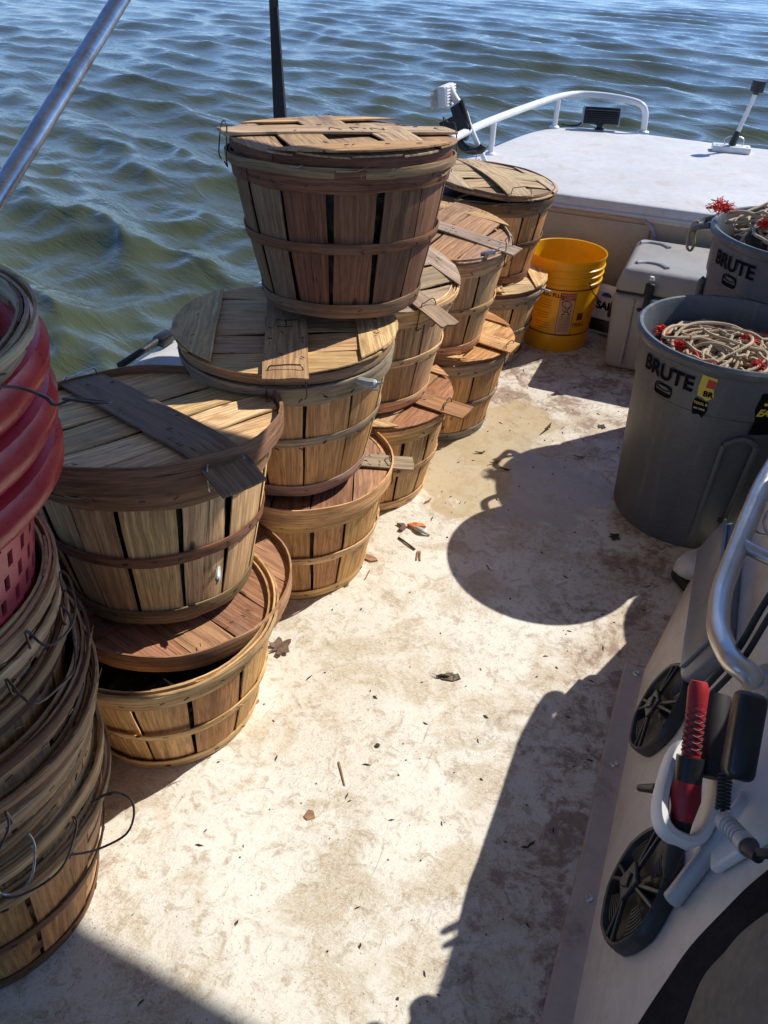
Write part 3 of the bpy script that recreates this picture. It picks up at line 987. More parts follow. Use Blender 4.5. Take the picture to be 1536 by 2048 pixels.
def lid(root, rng, ang, z, pal, ext0=0.02, ext1=0.02, hoop_up=False, tilt=(0, 0), shift=(0, 0), nplank=5, bw=0.088, pcol=None, batcol=None,
        bend=0.0, droop=0.0, cres=0.075, R=0.236, boff=0.0, warp=0.003, hp='dark', gap=0.005, batten_len0=None, wires=True, wirecol=None, marks=None):
    """lid = hoop mesh; slats, end pieces and batten are its children. local +y = batten direction"""
    fr = hoop('lid', 0, 0.020 if not hoop_up else 0.040, root, rng, jit(rng.choice(PAL[hp]), rng, 0.2), 0.0, 0.004, rfun=lambda q: R - 0.012 if not hoop_up else R - 0.004, wob=0.002)
    a = ang - math.pi / 2 - root.rotation_euler.z
    fr.location = (shift[0], shift[1], z)
    fr.rotation_euler = (Matrix.Rotation(tilt[0], 3, 'X') @ Matrix.Rotation(tilt[1], 3, 'Y') @ Matrix.Rotation(a, 3, 'Z')).to_euler()
    Rr = R if not hoop_up else R - 0.006
    zf = lambda x, y: bend * ((x * x + y * y) / 0.055)
    zt = 0.011 if not hoop_up else 0.002
    cs = PAL[pal]
    ws = [rng.uniform(0.85, 1.15) for _ in range(nplank)]
    y = -Rr + 0.002
    # planks run across the batten (grain along x)
    for k in range(nplank):
        wd_ = (2 * Rr - 0.004) * ws[k] / sum(ws)
        y0, y1 = y + gap * rng.uniform(0.15, 1.0) / 2, y + wd_ - gap * rng.uniform(0.15, 1.0) / 2
        y += wd_
        fx = lambda q: math.sqrt(max(0.0004, Rr * Rr - q * q))
        plank('slat', fr, rng, jit(pcol[k % len(pcol)] if pcol else rng.choice(cs), rng, 0.12), lambda q: -fx(q), fx, y0, y1, zt, 0.0035, warp, rng.uniform(-0.002, 0.002), 0.0015, 7, 12, zfun=zf)
    if not hoop_up:
        # crescent end pieces, grain along y: built in a rotated frame (x<->y)
        for sgn in (-1, 1):
            xc = Rr - cres * rng.uniform(0.92, 1.08)
            nrow, ncol = 5, 12
            O = np.zeros((ncol, nrow, 3)); I_ = np.zeros_like(O); U = np.zeros((ncol, nrow, 2))
            ymax = math.sqrt(Rr * Rr - xc * xc)
            for i in range(ncol):
                yy = -ymax + 2 * ymax * i / (ncol - 1)
                xo = math.sqrt(max(xc * xc, Rr * Rr - yy * yy)) + rng.uniform(-0.002, 0.002)
                xo = max(xo, xc + 0.001)
                for j in range(nrow):
                    x = sgn * (xc + (xo - xc) * j / (nrow - 1) + 0.0008 * math.sin(yy * 30))
                    zz = zt + 0.0052 + warp * 0.5 * math.sin(yy * 9 + sgn) + zf(x, yy) + 0.0015
                    O[i, j] = (x, yy, zz + 0.0032)
                    I_[i, j] = (x, yy, zz)
                    U[i, j] = (x, yy)
            V, F, uv = slab(O, I_, U)
            if sgn > 0:
                pass
            else:
                F = [f[::-1] for f in F]
            mobj('end_piece', V, F, WOOD, fr, uv, color=jit(rng.choice(cs), rng, 0.16))
    # centre batten
    L0, L1 = Rr + ext0, Rr + ext1
    nrow, ncol = 4, 16
    O = np.zeros((ncol, nrow, 3)); I_ = np.zeros_like(O); U = np.zeros((ncol, nrow, 2))
    w0, w1 = bw * rng.uniform(0.93, 1.05), bw * rng.uniform(0.93, 1.05)
    ph = rng.uniform(0, 6)
    for i in range(ncol):
        t = i / (ncol - 1)
        yy = -L0 + (L0 + L1) * t
        ww = w0 + (w1 - w0) * t
        for j in range(nrow):
            s = j / (nrow - 1) - 0.5
            x = boff + s * ww + 0.0007 * math.sin(yy * 33 + ph)
            zz = zt + 0.0060 + warp * 0.6 * math.sin(yy * 8 + ph) + zf(0, yy) + 0.002
            if yy > Rr - 0.03:
                zz -= droop * (yy - Rr + 0.03)
            ye = yy + (rng.uniform(-0.003, 0.003) if i in (0, ncol - 1) else 0)
            O[i, j] = (x, ye, zz + 0.0045)
            I_[i, j] = (x, ye, zz)
            U[i, j] = (x, yy)
    V, F, uv = slab(O, I_, U)
    V = np.array(V)
    mobj('batten', V, F, WOOD, fr, uv, color=jit(batcol or rng.choice(cs), rng, 0.08))
    if marks:
        mk = []
        for l_ in marks:
            pts_ = spline([(x_, y_, 0) for x_, y_ in l_], 4)
            mk.append(tube([(p_.x, p_.y, zt + 0.0060 + warp * 0.6 * math.sin(p_.y * 8 + ph) + zf(0, p_.y) + 0.002 + 0.0044) for p_ in pts_], 0.0011, 5))
        mobj('ink_mark', *merge(mk), INK, fr)
    # staples through the slats
    ps = []
    for k in range(26):
        yy = rng.uniform(-Rr * 0.9, Rr * 0.9)
        x = boff + rng.choice((-0.36, 0.36, 0.1)) * bw if k % 2 else rng.choice((-1, 1)) * (Rr - cres * 0.55)
        if x * x + yy * yy > (Rr - 0.01) ** 2:
            continue
        ps.append(cbox((x, yy, zt + 0.0145 + zf(x, yy)), (0.009, 0.0013, 0.0012), 0, rng.uniform(0, 3.1)))
    mobj('staples', *merge(ps), WIRE, fr, smooth=False)['kind'] = 'stuff'
    if wires:
        for sgn in (-1, 1):
            e = sgn * (Rr + 0.004)
            hw = bw * 0.36
            e = sgn * (Rr - 0.004)
            zt2 = zt + 0.022 - (droop * 0.03 if sgn > 0 else 0)
            pts = [(boff - hw - 0.002, e + sgn * 0.008, -0.034), (boff - hw - 0.006, e + sgn * 0.012, -0.02), (boff - hw, e + sgn * 0.004, zt2 - 0.004), (boff - hw * 0.6, e - sgn * 0.002, zt2 + rng.uniform(0, 0.006)),
                   (boff + hw * 0.5, e + sgn * rng.uniform(-0.01, 0.006), zt2), (boff + hw, e + sgn * 0.004, zt2 - 0.004), (boff + hw + 0.006, e + sgn * 0.01, -0.02), (boff + hw + 0.002, e + sgn * 0.008, -0.036), (boff + hw - 0.008, e + sgn * 0.012, -0.028)]
            mobj('wire_handle', *tube(spline(pts, 5), 0.0014, 6), wirecol or (WIREB if rng.random() < 0.4 else WIRE), fr)
    return fr

BG = 'bushel baskets of crabs stacked along the port side'
D = math.radians
# front pair (A)
A1, r = basket('bushel_basket', 'tan bushel basket on the deck, lower of the nearest lidded pair, its reddish lid askew', -0.800, 0.857, 0, 11, 'orange', BG, hooppal='tan')
A1.scale = (1, 1, 0.95)
lid(A1, r, D(75), 0.284, 'red', 0.0, 0.0, True, tilt=(D(-1), D(1)), shift=(-0.014, 0.086), pcol=PAL['red'], batcol=(0.2, 0.1, 0.06), hp='red', gap=0.007, wires=False, R=0.230, bw=0.06)
A1_blocker = [c for c in A1.children if c.name.startswith('crab_gap_blocker')][0]
A1_blocker.scale = (0.82, 0.82, 0.6)
A2, r = basket('bushel_basket', 'pale yellowish bushel basket with raised lid hoop, upper of the nearest lidded pair', -0.834, 0.935, 0.288, 12, 'pale', BG, tilt=lean(6.9), hooppal='dark', gaps=(0.002, 0.016), hoopw=0.05)
A2.scale = (1, 1, 1.08)
lid(A2, r, D(-21), 0.306, 'pale', 0.0, 0.05, True, pcol=PAL['pale'], batcol=(0.25, 0.165, 0.11), hp='dark', droop=0.45, nplank=5, gap=0.010, R=0.240, wirecol=WIREB, bw=0.092)
# second column (B)
B1, r = basket('bushel_basket', 'orange brown bushel basket at the bottom of the tall three-basket stack', -0.784, 1.397, 0, 21, 'orange', BG, hooppal='tan')
lid(B1, r, D(22), 0.300, 'red', 0.0, 0.055, True, tilt=(D(-2), D(2)), pcol=PAL['red'], batcol=(0.34, 0.27, 0.2), hp='tan', bw=0.055, gap=0.006)
B2, r = basket('bushel_basket', 'golden brown bushel basket in the middle of the tall three-basket stack', -0.777, 1.37, 0.333, 22, 'orange', BG, hooppal='grey')
lid(B2, r, D(-62), 0.312, 'tan', 0.01, 0.035, False, tilt=(D(0), D(0)), bend=0.004, batcol=(0.44, 0.29, 0.16), bw=0.09, gap=0.012, cres=0.09, hp='dark', warp=0.004, wirecol=WIRE, marks=[[(-0.022, 0.0), (0.0, 0.002), (0.022, -0.001)], [(0.002, 0.001), (0.0, 0.02), (0.001, 0.034)], [(-0.014, 0.034), (0.0, 0.035), (0.02, 0.033)]])
B3, r = basket('bushel_basket', 'dark reddish brown bushel basket on top of the tallest stack, label marks on its lid', -0.722, 1.526, 0.687, 23, 'dark', BG, tilt=lean(2.9), hooppal='dark', gaps=(0.003, 0.017))
lid(B3, r, D(42), 0.309, 'tan', 0.006, 0.006, False, tilt=(D(0), D(0)), bend=-0.004, pcol=[(0.42, 0.31, 0.2), (0.36, 0.24, 0.14), (0.4, 0.3, 0.19)], batcol=(0.46, 0.36, 0.25), bw=0.085, warp=0.006, hp='dark', R=0.233, gap=0.009, marks=[[(0.018, -0.03), (-0.012, -0.02), (0.018, -0.005)], [(0.018, 0.02), (-0.016, 0.022), (-0.012, 0.04)], [(0.015, 0.06), (-0.01, 0.065), (0.014, 0.085), (-0.012, 0.09)]])
# third column (C)
C1, r = basket('bushel_basket', 'tan bushel basket on the deck with a red brown lid, just behind the tall stack', -0.769, 1.805, 0, 31, 'tan', BG, hooppal='tan')
lid(C1, r, D(-4), 0.305, 'tan', 0.0, 0.06, False, pcol=[(0.34, 0.16, 0.09), (0.45, 0.3, 0.17)], batcol=(0.34, 0.18, 0.09), bw=0.075, tilt=(D(0), D(3)), hp='dark')
C2, r = basket('bushel_basket', 'light tan bushel basket with crooked lid board jutting out, directly behind the tall stack', -0.775, 1.80, 0.325, 32, 'tan', BG, hooppal='pale')
lid(C2, r, D(-30), 0.318, 'grey', -0.02, 0.085, False, tilt=(D(2), D(10)), pcol=[(0.42, 0.32, 0.21), (0.38, 0.28, 0.18)], batcol=(0.30, 0.22, 0.15), bw=0.06, warp=0.006, hp='grey', gap=0.012)
# fourth column (D)
D1, r = basket('bushel_basket', 'bushel basket with a grey wet bottom hoop, fourth column at deck level', -0.715, 2.26, 0, 41, 'orange', BG, hooppal='grey', bottom_grey=True)
lid(D1, r, D(-8), 0.305, 'orange', 0.0, 0.02, False, bw=0.08, tilt=(D(-2), D(3)), hp='dark')
D2, r = basket('bushel_basket', 'bushel basket with torn rim and grey batten across its lid, fourth column upper', -0.742, 2.185, 0.325, 42, 'tan', BG, hooppal='pale')
lid(D2, r, D(-6), 0.318, 'orange', 0.0, 0.03, False, bend=-0.010, pcol=[(0.40, 0.24, 0.14), (0.36, 0.21, 0.12)], batcol=(0.33, 0.25, 0.2), bw=0.06, tilt=(D(3), D(4)), warp=0.007, hp='grey', gap=0.010)
# fifth column (E)
E1, r = basket('bushel_basket', 'bushel basket on the deck next to the yellow bucket', -0.745, 2.835, 0, 51, 'tan', BG, hooppal='grey')
lid(E1, r, D(115), 0.305, 'tan', 0.0, 0.0, False, bw=0.08, pcol=[(0.5, 0.38, 0.22)], hp='dark', wires=False)
E2, r = basket('bushel_basket', 'bushel basket with a warped pale lid, upper one of the farthest column by the foredeck', -0.755, 2.835, 0.325, 52, 'orange', BG, hooppal='dark')
lid(E2, r, D(-50), 0.322, 'grey', 0.0, 0.01, False, bend=-0.012, pcol=[(0.44, 0.33, 0.2)], batcol=(0.42, 0.31, 0.19), bw=0.095, tilt=(D(-2), D(5)), warp=0.006, hp='dark', gap=0.014, cres=0.085)
print('baskets done')

# nested stack on the near left (F): empty baskets one inside another, red plastic ones on top
FG = 'empty baskets nested in the near left stack'
FX, FY = -0.842, 0.388
pals = ['orange', 'orange', 'orange', 'tan', 'orange', 'red', 'orange', 'tan', 'orange']
ords = ['lowest, on the deck', 'second from the deck', 'third from the deck', 'fourth from the deck', 'fifth from the deck', 'sixth from the deck', 'seventh from the deck', 'eighth from the deck', 'directly below the red baskets']
for k in range(9):
    h = 0.0 if k == 0 else 0.0 + 0.0505 * k + random.uniform(-0.004, 0.004)
    sx = 0.018 * min(1, k / 4) * (1 if k < 6 else 0.6) + 0.004 * random.uniform(-1, 1)
    o, r = basket('empty_basket', 'wooden basket nested in the near left stack, ' + ords[k], FX + sx * 0.93, FY + sx * 0.37, h, 70 + k, pals[k], FG,
                  tilt=(D(random.uniform(-2.0, 2.0)), D(random.uniform(-2.0, 2.0)), 0), hooppal=['warm', 'warm', 'dark', 'warm', 'warm', 'warm', 'dark', 'warm', 'warm'][k], hoopw=0.034, filled=False)
    # loose wire handles drooping over the rim
    for q in range(2):
        a = D(random.uniform(-75, 25)) if q == 0 else D(random.uniform(90, 230))
        Rr = RT + 0.012
        pt = lambda da, dz, dr=0.0: ((Rr + dr) * math.cos(a + da), (Rr + dr) * math.sin(a + da), HB + dz)
        sp = random.uniform(0.10, 0.26)
        dd = random.uniform(-0.05, 0.0)
        P = [pt(-sp, -0.035), pt(-sp * 1.03, -0.004, 0.004), pt(-sp * 0.85, dd - 0.01, 0.016), pt(-sp * 0.2, dd - 0.02, 0.022), pt(sp * 0.3, dd - 0.012 + random.uniform(-.01, .01), 0.024), pt(sp * 0.9, dd * 0.5, 0.014), pt(sp, -0.004, 0.004), pt(sp * 1.05, -0.035), pt(sp * 0.9, -0.03, 0.006)]
        mobj('wire_handle', *tube(spline(P, 5), 0.0016, 6), random.choice((WIRE, WIRE, WIRE, WIRE, WIREB)), o)

# a stray bent wire poking out towards the deck
P = [(0.222, 0.05, 0.29), (0.240, 0.075, 0.29), (0.256, 0.088, 0.265), (0.256, 0.085, 0.225), (0.244, 0.07, 0.19), (0.225, 0.03, 0.20), (0.210, 0.0, 0.225)]
mobj('wire_handle', *tube([Vector(p) + Vector((0, 0, 0.05)) for p in spline(P, 6)], 0.0018, 6), WIRE, None)
ow = bpy.data.objects['wire_handle'] if False else COL.objects[-1]
ow.name = 'bent_wire'
ow.location = (FX + 0.02, FY, 0)
tag(ow, 'rusty loop of loose wire poking from the near left stack towards the deck', 'wire')

def red_basket(x, y, z, label, holes=True, seed=1):
    t = thing('red_basket', label, 'plastic basket', (x, y, z), (0, 0, 0), 'red plastic baskets nested in the near left stack')
    rng = random.Random(seed)
    RR = 0.240
    prof = [(RR - 0.022, -0.020), (RR - 0.004, -0.030), (RR + 0.010, -0.027), (RR + 0.021, -0.012), (RR + 0.023, 0.004), (RR + 0.017, 0.018), (RR + 0.004, 0.025), (RR - 0.010, 0.022), (RR - 0.018, 0.012), (RR - 0.022, 0.0), (RR - 0.022, -0.020)]
    fn = lambda a, z: 0.002 * math.sin(3 * a + seed)
    mobj('rim', *lathe(prof, 72, fn=fn), REDP, t)
    if holes:
        # lattice wall: staggered rectangular holes cut in a grid
        nc, cols = 132, 44
        zs = [-0.02, -0.045]
        rowh, gaph = 0.021, 0.009
        z = -0.045
        while z > -0.27:
            zs += [z - rowh, z - rowh - gaph]
            z -= rowh + gaph
        rf = lambda zz: RR - 0.012 + zz * 0.20
        V, F = [], []
        nz = len(zs)
        for i in range(nc):
            a = 2 * math.pi * i / nc
            for zz in zs:
                V.append((rf(zz) * math.cos(a), rf(zz) * math.sin(a), zz))
        k = len(V)
        for i in range(nc):
            a = 2 * math.pi * i / nc
            for zz in zs:
                V.append(((rf(zz) - 0.005) * math.cos(a), (rf(zz) - 0.005) * math.sin(a), zz))
        hole = set()
        for i in range(nc):
            for j in range(1, nz - 1):
                if j % 2 == 1:
                    row = j // 2
                    if (i + (row % 2)) % 3 != 0 and False:
                        pass
                    if (i + row * 1) % 3 in (0,) or ((i + row) % 3 == 1 and False):
                        hole.add((i, j))
        for i in range(nc):
            i2 = (i + 1) % nc
            for j in range(nz - 1):
                a_, b_, c2, d_ = i * nz + j, i2 * nz + j, i2 * nz + j + 1, i * nz + j + 1
                if (i, j) in hole:
                    F += [(a_, a_ + k, b_ + k, b_), (b_, b_ + k, c2 + k, c2), (c2, c2 + k, d_ + k, d_), (d_, d_ + k, a_ + k, a_)]
                else:
                    F += [(a_, d_, c2, b_), (a_ + k, b_ + k, c2 + k, d_ + k)]
        mobj('lattice_wall', V, F, REDL, t, smooth=False)
    return t
red_basket(FX + 0.023, FY + 0.009, 0.858, 'red plastic basket, lowest of the three red rims, its lattice wall showing', True, 1)
red_basket(FX + 0.031, FY + 0.012, 0.918, 'red plastic basket rim in the middle of the three red ones', False, 2)
red_basket(FX + 0.034, FY + 0.013, 0.972, 'red plastic basket rim directly under the topmost wooden basket', False, 3)
ft, r = basket('empty_basket', 'grey wooden bushel basket topping the near left stack above the red rims', FX + 0.068, FY + 0.026, 0.834, 91, 'dark', FG, hooppal='grey', tilt=(D(2), D(-1.5), 0), hoopw=0.05, filled=False)
ft.scale = (1, 1, 0.6)
P = [(RT + 0.008, 0.03, 0.27), (RT + 0.02, 0.05, 0.255), (RT + 0.035, 0.06, 0.235), (RT + 0.05, 0.055, 0.232), (RT + 0.055, 0.075, 0.226), (RT + 0.085, 0.085, 0.222), (RT + 0.08, 0.075, 0.228), (RT + 0.05, 0.065, 0.234)]
mobj('wire_handle', *tube(spline(P, 5), 0.002, 6), WIRE, ft)

# ================================================================== THINGS
# yellow bucket
yb = thing('yellow_bucket', 'yellow five gallon hydraulic fluid bucket without a lid, by the bulkhead', 'bucket', (-0.485, 3.078, 0))
rf = lambda z: 0.128 + 0.020 * z / 0.368
pr = [(0.0, 0.006), (0.118, 0.006), (0.1265, 0.0), (rf(0) + 0.001, 0.006)]
for z in (0.05, 0.066): pr.append((rf(z), z))
pr += [(rf(0.07) - 0.0015, 0.070), (rf(0.25), 0.25), (rf(0.262), 0.262)]
for zz in (0.268, 0.296, 0.322):
    pr += [(rf(zz), zz), (rf(zz) + 0.005, zz + 0.003), (rf(zz) + 0.005, zz + 0.008), (rf(zz) + 0.001, zz + 0.011)]
pr += [(rf(0.352), 0.352), (rf(0.36) + 0.003, 0.362), (rf(0.368) + 0.0025, 0.368), (rf(0.368) - 0.002, 0.366), (rf(0.34) - 0.003, 0.34), (rf(0.1) - 0.003, 0.1), (rf(0.01) - 0.004, 0.012), (0.0, 0.011)]
mobj('bucket_body', *lathe(pr, 72), YEL, yb)
front = D(-78)
for zz, w in ((0.258, 0.005), (0.074, 0.005)):
    mobj('print_band', *lathe([(rf(zz) + 0.0009, zz - w / 2), (rf(zz) + 0.0009, zz + w / 2)], 60, D(-175), D(15)), INKB, yb)
mobj('print_text', *wrap_cone(text_vf('HYDRAULIC FLUID', 0.021, 0.0006, depth=0.0004), front - 0.50, 0.235, rf), INK, yb)
mobj('warning_panel', *wrap_cone(grid_patch(0.056, 0.168), front + 0.17, 0.164, rf), PINK, yb)
mobj('print_band', *wrap_cone(grid_patch(0.056, 0.014), front + 0.17, 0.241, rf, 0.002), RINK, yb)
mobj('print_band', *wrap_cone(grid_patch(0.056, 0.012), front + 0.17, 0.225, rf, 0.002), RINK, yb)
mobj('print_text', *wrap_cone(text_vf('WARNING', 0.0125, 0.0002, depth=0.0004), front + 0.19, 0.241, rf, 0.0028), PINK, yb)
mobj('print_text', *wrap_cone(text_vf('AVISO', 0.0125, 0.0002, depth=0.0004), front + 0.19, 0.225, rf, 0.0028), PINK, yb)
# line drawing on the warning label
ln = [[(-0.02, 0.03), (-0.005, 0.035), (0.01, 0.03), (0.02, 0.015), (0.01, 0.005), (-0.01, 0.008), (-0.02, 0.018), (-0.02, 0.03)], [(-0.018, 0.0), (-0.005, -0.008), (0.015, -0.015), (0.018, 0.0)], [(-0.015, -0.02), (0.018, -0.022), (0.018, -0.03), (-0.015, -0.03), (-0.015, -0.02)], [(-0.01, 0.02), (0.0, 0.0), (-0.012, -0.02)], [(0.012, 0.02), (0.004, -0.004), (0.012, -0.02)]]
mobj('print_drawing', *merge([wrap_cone(tube([Vector((x, y, 0)) for x, y in l], 0.0016, 4), front + 0.17, 0.182, rf, 0.001) for l in ln]), INK, yb)
tl = [wrap_cone(grid_patch(0.046 - 0.006 * random.random(), 0.0016, 8, 1), front + 0.17, 0.146 - 0.0062 * i, rf, 0.002) for i in range(10)]
tl += [wrap_cone(grid_patch(0.065 - 0.02 * random.random(), 0.0014, 8, 1), front - 0.48, 0.213 - 0.0105 * i, rf, 0.001) for i in range(12) if i not in (4, 8)]
o = mobj('print_lines', *merge(tl), INKB, yb); o['kind'] = 'stuff'
for s in (-1, 1):
    mobj('print_band', *wrap_cone(grid_patch(0.0016, 0.172, 2, 6), front + 0.17 + s * 0.215, 0.164, rf, 0.001), INKB, yb)
mobj('print_blob', *merge([wrap_cone(grid_patch(0.026, 0.03), front + 0.62, 0.15, rf, 0.001), wrap_cone(text_vf('TRAC', 0.022, 0.0006, depth=0.0004), front + 0.62, 0.115, rf)]), INKB, yb)
ear = D(-42)
e1 = wrap_cone(grid_patch(0.034, 0.026, 6, 3), ear, 0.292, rf, 0.006)
mobj('handle_ear', *e1, YEL, yb)
b0 = Vector(((rf(0.29) + 0.01) * math.cos(ear), (rf(0.29) + 0.01) * math.sin(ear), 0.292))
P = [b0]
for i in range(1, 15):
    t = i / 15
    a = ear + math.pi * t
    P.append(Vector(((rf(0.2) + 0.012) * math.cos(a), (rf(0.2) + 0.012) * math.sin(a), 0.292 - 0.13 * math.sin(math.pi * t) ** 0.7)))
mobj('wire_bail', *tube(spline(P, 3), 0.0022, 6), WIRE, yb)

# grey cooler
ck = thing('cooler', 'grey rotomoulded cooler with rounded grab slots, between the yellow bucket and the rear bin', 'cooler', (0.12, 3.095, 0))
def rbox_taper(w0, d0, w1, d1, z0, z1, bev, seg=3):
    bm = bmesh.new()
    vs = []
    for (w, d, z) in ((w0, d0, z0), (w1, d1, z1)):
        for sx, sy in ((-1, -1), (1, -1), (1, 1), (-1, 1)):
            vs.append(bm.verts.new((sx * w / 2, sy * d / 2, z)))
    for f in ((3, 2, 1, 0), (4, 5, 6, 7), (0, 1, 5, 4), (1, 2, 6, 5), (2, 3, 7, 6), (3, 0, 4, 7)):
        bm.faces.new([vs[i] for i in f])
    bmesh.ops.bevel(bm, geom=bm.edges[:], offset=bev, segments=seg, affect='EDGES', profile=0.5)
    bm.verts.index_update()
    V = [v.co.copy() for v in bm.verts]
    F = [tuple(v.index for v in f.verts) for f in bm.faces]
    bm.free()
    return V, F
mobj('cooler_body', *rbox_taper(0.74, 0.385, 0.78, 0.425, 0.0, 0.305, 0.028), COOL, ck)
mobj('cooler_lid', *rbox_taper(0.78, 0.43, 0.735, 0.39, 0.308, 0.395, 0.022), COOL, ck)
V, F = cbox((0, 0, 0.3065), (0.76, 0.41, 0.006), 0)
mobj('lid_seal', V, F, BLACKR, ck, smooth=False)
for (x, y) in ((-0.33, 0.11), (-0.31, -0.135)):
    P = [(x - 0.025, y + 0.0, 0.3945), (x + 0.01, y + 0.022, 0.3945), (x + 0.055, y + 0.018, 0.3945), (x + 0.085, y - 0.012, 0.3945)]
    mobj('grab_slot', *tube(spline(P, 6), 0.010, 8), GASKET, ck)
for x in (-0.265, 0.265):
    m = merge([cbox((x, -0.222, 0.335), (0.032, 0.014, 0.05), 0.005), cbox((x, -0.226, 0.295), (0.020, 0.014, 0.07), 0.004), cbox((x, -0.229, 0.262), (0.055, 0.016, 0.014), 0.006)])
    mobj('latch', *m, BLACKR, ck)
    mobj('latch_pin', *lathe([(0, 0.012), (0.007, 0.012), (0.009, 0.0)], 14), WHITEP, ck, loc=(x, -0.218, 0.372))
mobj('body_rib', *cbox((-0.31, -0.209, 0.16), (0.012, 0.012, 0.26), 0.004), COOL, ck)
mobj('body_rib', *cbox((0.10, -0.213, 0.20), (0.012, 0.012, 0.18), 0.004), COOL, ck)
P = [(-0.375, 0.02, 0.22), (-0.40, 0.02, 0.19), (-0.405, -0.02, 0.14), (-0.385, -0.07, 0.18), (-0.375, -0.07, 0.22)]
mobj('rope_handle', *tube(spline(P, 6), 0.006, 8), BLACKR, ck)

# salt bag
sb = thing('salt_bag', 'small white and black bag marked SAL standing between the yellow bucket and the cooler', 'bag', (-0.318, 3.215, 0), (D(-6), 0, D(-14)))
bm = bmesh.new()
bmesh.ops.create_grid(bm, x_segments=10, y_segments=12, size=0.5)
V0 = [v.co.copy() for v in bm.verts]; F0 = [tuple(v.index for v in f.verts) for f in bm.faces]
bm.free()
V, F = [], []
for s in (1, -1):
    k = len(V)
    for v in V0:
        pu = (1 - (2 * v.x) ** 4) * (1 - (2 * v.y) ** 6)
        V.append((v.x * 0.105, s * (0.002 + 0.024 * pu + 0.002 * math.sin(v.x * 30 + v.y * 21)), 0.105 + v.y * 0.20))
    F += [tuple(i + k for i in (f if s < 0 else f[::-1])) for f in F0]
mobj('bag_body', V, F, WHITEP, sb)
mobj('bag_panel', *xf(cbox((0, 0, 0), (0.098, 0.004, 0.05), 0.001), Matrix.Translation((0, -0.0285, 0.045))), BLACKP, sb)
RX = Matrix.Translation((0.0, -0.0300, 0.125)) @ Matrix.Rotation(math.pi / 2, 4, 'X')
mobj('bag_text', *xf(text_vf('SAL', 0.042, 0.0018), RX), INK, sb)
mobj('bag_logo', *xf(prism([(-0.02, 0), (0.02, 0), (0.02, 0.009), (0.008, 0.016), (-0.008, 0.016), (-0.02, 0.009)], 0, 0.002), Matrix.Translation((0, -0.0265, 0.163)) @ Matrix.Rotation(math.pi / 2, 4, 'X')), BLUEI, sb)
mobj('bag_strap', *cbox((0.056, -0.02, 0.09), (0.012, 0.02, 0.17), 0.005), BLACKR, sb)

# rubbish bins
def bin_(name, label, x, y, rb, rt_, h, mat, handle_angs, text_ang=None, group='grey bins of trotline on the starboard side', rib_ang=None):
    t = thing(name, label, 'bin', (x, y, 0), group=group)
    rfun = lambda z: rb + (rt_ - 0.012 - rb) * z / h
    hz = h - 0.135      # shoulder line
    prof = [(0.0, 0.012), (rb - 0.02, 0.010), (rb - 0.004, 0.0), (rb, 0.008), (rfun(hz) - 0.004, hz - 0.004), (rfun(hz) + 0.0015, hz + 0.002), (rfun(h - 0.03), h - 0.030),
            (rt_ - 0.006, h - 0.026), (rt_ + 0.0, h - 0.018), (rt_ + 0.001, h - 0.007), (rt_ - 0.005, h), (rt_ - 0.013, h - 0.001), (rt_ - 0.017, h - 0.012), (rfun(h - 0.1) - 0.006, h - 0.10), (rfun(0.02) - 0.006, 0.02), (0.0, 0.018)]
    mobj('bin_body', *lathe(prof, 96), mat, t)
    rr = lambda z: rfun(z) + 0.001
    if text_ang is not None:
        mobj('bin_lettering', *wrap_cone(text_vf('BRUTE', 0.054, 0.0013, spacing=1.0, depth=0.0006), text_ang, h - 0.068, rr, 0.0028), INK, t)
        lg = []
        w, hh = 0.052, 0.030
        lp = [(w / 2 * math.copysign(abs(math.cos(a)) ** 0.45, math.cos(a)), hh / 2 * math.copysign(abs(math.sin(a)) ** 0.45, math.sin(a)), 0) for a in np.linspace(0, 2 * math.pi, 28, endpoint=False)]
        lg.append(wrap_cone(tube(lp, 0.0018, 5, True), text_ang + 0.01, h - 0.112, rr))
        ip = [(0.40 * w * math.cos(a), 0.006 + 0.2 * hh * math.sin(a), 0) for a in np.linspace(0, 2 * math.pi, 20, endpoint=False)]
        lg.append(wrap_cone(tube(ip, 0.0012, 5, True), text_ang + 0.01, h - 0.112, rr))
        lg.append(wrap_cone(cbox((0, -0.009, 0), (w * 0.9, 0.008, 0.001)), text_ang + 0.01, h - 0.112, rr))
        mobj('bin_logo', *merge(lg), INK, t)
    for ha in handle_angs:
        # moulded vertical channel + grab handle
        base = Matrix.Rotation(ha, 4, 'Z')
        P = [(rt_ - 0.004, -0.055, h - 0.02), (rt_ + 0.030, -0.052, h - 0.03), (rt_ + 0.044, -0.03, h - 0.045), (rt_ + 0.046, 0.0, h - 0.05), (rt_ + 0.044, 0.03, h - 0.045), (rt_ + 0.030, 0.052, h - 0.03), (rt_ - 0.004, 0.055, h - 0.02)]
        mobj('bin_handle', *xf(tube(spline(P, 5), 0.0095, 8), base), mat, t)
        P = [(rfun(0.02) + 0.0, 0, 0.02), (rfun(0.06) + 0.008, 0, 0.06), (rfun(hz - 0.08) + 0.008, 0, hz - 0.08), (rfun(hz - 0.04) + 0.001, 0, hz - 0.04)]
        for yy in (-0.075, 0.075):
            mobj('bin_rib', *xf(tube([Vector(p) + Vector((-0.012, yy, 0)) for p in spline(P, 6)], 0.011, 10), base), mat, t)
    return t, rr
b1, rr1 = bin_('trash_bin', 'grey plastic bin lettered BRUTE in front, heaped with beige rope and red tufts', 0.132, 2.064, 0.200, 0.2475, 0.553, BRUTEM, [D(132)], D(-128))
b2, rr2 = bin_('trash_bin', 'taller grey plastic bin lettered BRUTE behind, filled with rope, black rope hook on its side', 0.278, 2.471 + 0.06, 0.222, 0.280, 0.69, BRUTEM, [D(168), D(-12)], D(-138))
